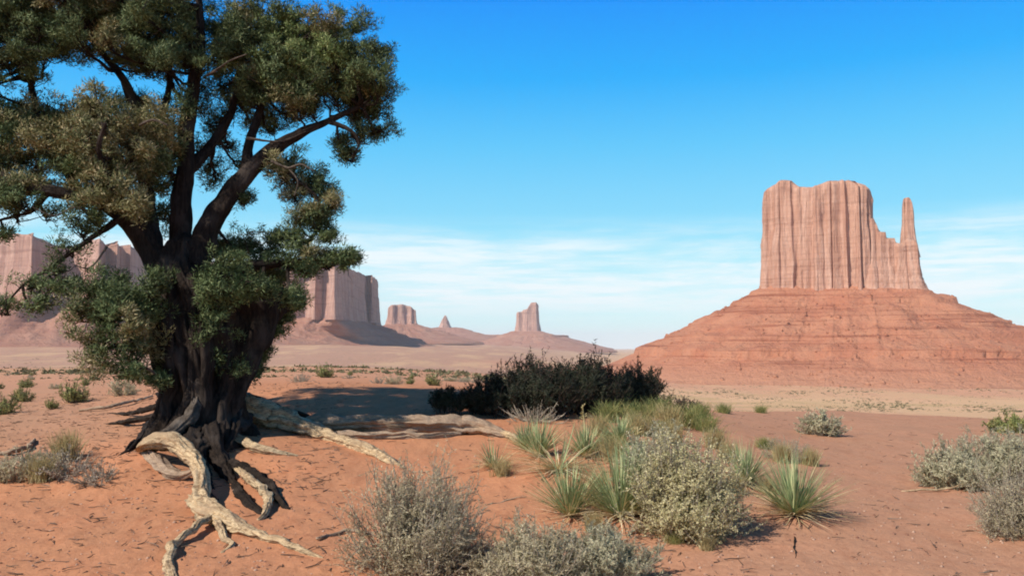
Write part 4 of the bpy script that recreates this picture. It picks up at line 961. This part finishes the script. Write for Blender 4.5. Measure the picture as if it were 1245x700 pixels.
for px, py, i, s_, lb in [
 (742, 512, 1, 1.3, 'green grass clump at the foot of the rightmost dark bush'), (800, 506, 1, 1.4, 'olive grass clump under the right end of the shaded row'),
 (835, 518, 1, 1.4, 'green grass clump on the right shoulder of the plant mound'), (857, 524, 1, 1.1, 'small green grass clump lowest on the mound shoulder'),
 (775, 528, 0, 1.1, 'straw coloured grass on top of the plant mound'), (930, 545, 1, .7, 'green grass clump between the sand path and upright yucca'),
 (950, 562, 2, .8, 'pale dry grass clump behind the largest yucca'), (880, 502, 1, .9, 'short dark grass clump beyond the mound, at the sand edge'),
 (925, 502, 1, .8, 'thin dark grass clump on the far edge of red sand'), (730, 596, 0, .6, 'straw grass between the close pair of yuccas'),
 (815, 540, 0, 1.2, 'dry grass on the mound behind the grey green brush'), (1140, 590, 2, .9, 'dry grass beside the bleached stick'),
 (985, 566, 2, .75, 'pale grass behind the largest yucca on its right'), (585, 496, 1, 1.0, 'grass sprig in front of the low dark broom bush'),
 (80, 560, 2, 1.1, 'dry grass clump at the left of the mound of orange soil'), (50, 585, 2, .9, 'lowest dry grass clump at the far left')]:
    tuft(px, py, i, s_, lb)

rs = np.random.RandomState(15)
spots = [(748, 500, 1, 1.3), (778, 512, 1, 1.2), (812, 520, 0, 1.2), (790, 498, 1, 1.2), (850, 508, 1, 1.1), (728, 528, 0, .9), (745, 560, 0, .9), (800, 530, 1, .9), (726, 612, 0, .6), (722, 645, 0, .5), (785, 605, 0, .9),
         (870, 545, 0, .9), (885, 560, 2, .7), (610, 578, 0, .6), (760, 585, 0, .8), (820, 660, 1, .35), (860, 668, 0, .35), (935, 600, 0, .6), (895, 600, 0, .6), (740, 548, 1, .8)]
TL = ['green tuft under the gap between the middle and rightmost dark bushes', 'bright green tuft just below the rightmost dark bush', 'straw tuft at the mound top, right of the olive clump', 'green tuft pressed against the rightmost dark bush', 'green tuft at the back of the mound by the purplish brush', 'short straw tuft right of the yucca with the flower stalk', 'straw tuft behind the close pair of yuccas', 'olive tuft in the centre of the mound', 'straw tuft between the close pair and the bottom bushes', 'straw tuft lowest in front of the close pair', 'straw tuft at the left foot of the pale rabbitbrush', 'straw tuft behind the rabbitbrush on its right', 'pale tuft left of the upright yucca', 'tiny tuft right of the small dried yucca', 'straw tuft between right close yucca and rabbitbrush', 'small green tuft at the front foot of the rabbitbrush', 'small straw tuft at the right front of the rabbitbrush', 'small straw tuft left of the largest yucca', 'small straw tuft below the upright yucca', 'olive tuft beside the bright green yucca']
for (px, py, i, s_), lb in zip(spots, TL): tuft(px, py, i, s_*1.1, lb, 'grass tufts among the yuccas')
b_ = gp(648, 513)
place_shrub(shrub_meshes(31, .30, size(90, b_)/2, 60, 8, 0, .02, .01, .4, M_sageg, M_twig, tr=.006, wig=.3), b_, 'bare grey dead branches at the foot of the tallest dark bush', name='dead_brush')
b_ = gp(585, 690)
place_shrub(shrub_meshes(32, .22, size(80, b_)/2, 90, 8, 0, .02, .01, .3, M_sageg, M_log, tr=.004, wig=.3), b_, 'brown tangle of dead stems between the two bottom sagebrushes', name='dead_brush')
b_ = gp(958, 560)
place_shrub(shrub_meshes(33, .30, size(70, b_)/2, 80, 10, 6, .02, .006, .6, M_sageg, M_twig, tr=.003, wig=.2), b_, 'thin pale brush behind the largest yucca', name='dead_brush')
# shrubs across the left-hand flat: nearer ones individually
SM = [shrub_meshes(60, .32, .38, 45, 9, 6, .045, .012, .5, M_sageg, M_twig, tr=.005),
      shrub_meshes(61, .34, .34, 45, 9, 6, .045, .014, .5, M_green, M_twigd, tr=.005),
      shrub_meshes(62, .24, .40, 50, 9, 3, .04, .010, .4, M_twig, M_twig, tr=.005)]
for px, py, k, s_, lb in [(90, 489, 1, 1.15, 'round olive bush on the left flat, nearest the juniper foliage'), (26, 488, 1, .9, 'olive bush near the left edge on the flat'),
 (6, 503, 1, .9, 'green bush cut by the left edge, above the fallen stick'), (20, 583, 0, 1.0, 'dark dry bush at the left edge, below the fallen stick'),
 (85, 575, 2, 1.0, 'grey dead brush on the slope left of the orange mound'), (45, 572, 2, .9, 'grey dead brush beside the left edge'),
 (120, 585, 2, .8, 'grey dead brush touching the orange mound'), (395, 459, 1, 2.3, 'round grey green bush on the flat beyond the shadow'), (150, 480, 0, 1.1, 'grey bush just left of the trunk foot'),
 (63, 497, 1, .5, 'tiny dark bush between two olive bushes on the left flat'), (1085, 500, 1, .9, 'low dark green bush hugging the sand edge, right of the taller one')]:
    b_ = gp(px, py); place_shrub(SM[k], b_, lb, rz=px*.7, sc=(s_,)*3)
rs = np.random.RandomState(77)
def scatter(n, ux, dr, name, label, group):
    c = 0
    while c < n:
        u = rs.uniform(*ux); d = math.exp(rs.uniform(math.log(dr[0]), math.log(dr[1]))); x = (u-HX)/FPX*d
        z = float(ground(x, d)); s_ = rs.uniform(.7, 1.5)
        place_shrub(SM[rs.choice([0, 1, 1, 2])], (x, d, z), label, name=name, group=group, rz=rs.uniform(0, 6), sc=(s_, s_, s_*rs.uniform(.8, 1.1))); c += 1
scatter(46, (-60, 620), (26, 110), 'desert_shrub', 'small low desert shrub dotted over the flat beyond the juniper', 'small shrubs on the flat')

# far scrub on the plain: one mass of tiny bushes
def scrub():
    rs = np.random.RandomState(3); mb = MB()
    for n, ux, dr, s0 in ((4200, (-150, 700), (110, 1800), .8), (5200, (640, 1400), (640, 1250), 1.5), (700, (-150, 700), (60, 240), .4)):
        u = rs.uniform(*ux, n); d = np.exp(rs.uniform(math.log(dr[0]), math.log(dr[1]), n)); x = (u-HX)/FPX*d; z = ground(x, d)
        s = s0*rs.uniform(.3, 1.4, n)*np.clip(.6+1.6*fbm(x/(40 if dr[0] > 600 else 14), d/(90 if dr[0] > 600 else 30), 0, 3, 12), .12, 1.5)
        m = 16; B = np.repeat(np.column_stack([x, d, z]), m, 0)+rs.normal(size=(n*m, 3))*np.repeat(s, m)[:, None]*[.35, .35, .1]; D_ = rs.normal(size=(n*m, 3)); D_[:, 2] = np.abs(D_[:, 2])*.8
        leaves(mb, B, D_, np.repeat(s, m)*rs.uniform(.3, .7, n*m), np.repeat(s, m)*.35, rs, quad=True)
    tag(mb.build('scrub', M_scrub, smooth=False), kind='stuff')
scrub()

# ------------------------------------------------------------------ sticks, litter, gravel
def stick(spec, label, mat=M_dead, seed=0):
    mb, pts = groot(spec, parent=None, seed=seed, sides=8, rough=.3, strand=.2)
    c = pts[len(pts)//2].copy(); mb.build('fallen_stick', mat, origin=tuple(c)); o = S.collection.objects[-1]
    tag(bpy.data.objects[[k.name for k in bpy.data.objects if k.name.startswith('fallen_stick')][-1]], label, 'stick')
stick([(1096, 597, .0, 1.5), (1112, 596, .015, 2.6), (1135, 596, .015, 3.4), (1150, 594, .03, 3), (1166, 590, .06, 2)], 'pale bleached stick lying left of the right-hand bushes', seed=1)
stick([(0, 551, .02, 7), (18, 548, .04, 8), (32, 543, .04, 6), (42, 534, .02, 4)], 'grey bent stick at the left edge', M_log, 2)
stick([(96, 498, .02, 3), (130, 492, .06, 5), (160, 486, .05, 4), (185, 480, .03, 3)], 'long brown stick on the ground left of the trunk', M_log, 3)
stick([(592, 614, .0, 2), (612, 608, .015, 2.5), (640, 604, .01, 1)], 'short dark stick on bare sand above the sagebrush', M_log, 4)
stick([(385, 655, .02, 4), (420, 645, .03, 5), (450, 648, .02, 3)], 'thin pale stick left of the big sagebrush', M_log, 5)
stick([(966, 652, .0, 1.6), (969, 665, .01, 2), (967, 678, .0, 1)], 'short brown stick below the largest yucca', M_bark, 6)
for i, (x, y, dx, dy) in enumerate([(770, 640, 60, -42), (775, 646, 72, -34), (765, 648, 66, -22)]):
    stick([(x, y, .02, 5), (x+dx*.5, y+dy*.5, .06, 5), (x+dx, y+dy, .10, 3)], ['topmost', 'middle', 'lowest'][i]+' of three brown dead stems leaning right of the yellowing yucca', M_log, 10+i)
M_bark2 = bark('litter_bark', (.10, .06, .04), (.20, .135, .095), (.28, .22, .17))
def litter():
    rs = np.random.RandomState(11); mb = MB()
    n = 9500; u = rs.uniform(-30, 1280, n)*np.where(rs.uniform(size=n) < .35, .34, 1); q = rs.uniform(0, 1, n); d = 1/(1/5.0+(1/24.-1/5.)*q); x = (u-HX)/FPX*d
    w = np.where((u < 420) & (d > 9.2), 1., .14)+np.where((u > 560) & (u < 900), .35, 0)
    k = rs.uniform(0, 1, n) < w; x, d = x[k], d[k]; n = len(x); z = ground(x, d)+.006
    th = rs.uniform(0, 2*pi, n); Ln = .03+.15*rs.uniform(0, 1, n)**1.8; t = np.linspace(0, 1, 4)[None, :, None]
    D_ = np.column_stack([np.cos(th), np.sin(th), rs.uniform(-.02, .12, n)])
    PT = np.column_stack([x, d, z])[:, None]+D_[:, None]*Ln[:, None, None]*t+np.cumsum(rs.normal(size=(n, 4, 3))*.005, 1)
    tubes(mb, PT, rs.uniform(.0025, .006, n)[:, None]*np.array([1, 1, .8, .4])[None], 3)
    tag(mb.build('twig_litter', M_bark2), kind='stuff')
    mb = MB(); n = 14000; u = rs.uniform(-30, 1280, n); q = rs.uniform(0, 1, n); d = 1/(1/4.5+(1/24.-1/4.5)*q); x = (u-HX)/FPX*d
    s = .004+.02*rs.uniform(0, 1, n)**5; z = ground(x, d)
    oc = np.array([[1, 0, 0], [-1, 0, 0], [0, 1, 0], [0, -1, 0], [0, 0, 1], [0, 0, -1]], float)
    V = np.column_stack([x, d, z])[:, None]+oc[None]*s[:, None, None]*rs.uniform(.5, 1.2, (n, 6, 1))*[1, 1, .7]
    F_ = np.array([[0, 2, 4], [2, 1, 4], [1, 3, 4], [3, 0, 4], [2, 0, 5], [1, 2, 5], [3, 1, 5], [0, 3, 5]])
    mb.add(V.reshape(-1, 3), (np.arange(n)[:, None, None]*6+F_[None]).reshape(-1, 3))
    tag(mb.build('gravel', M_gravel, smooth=False), kind='stuff')
litter()
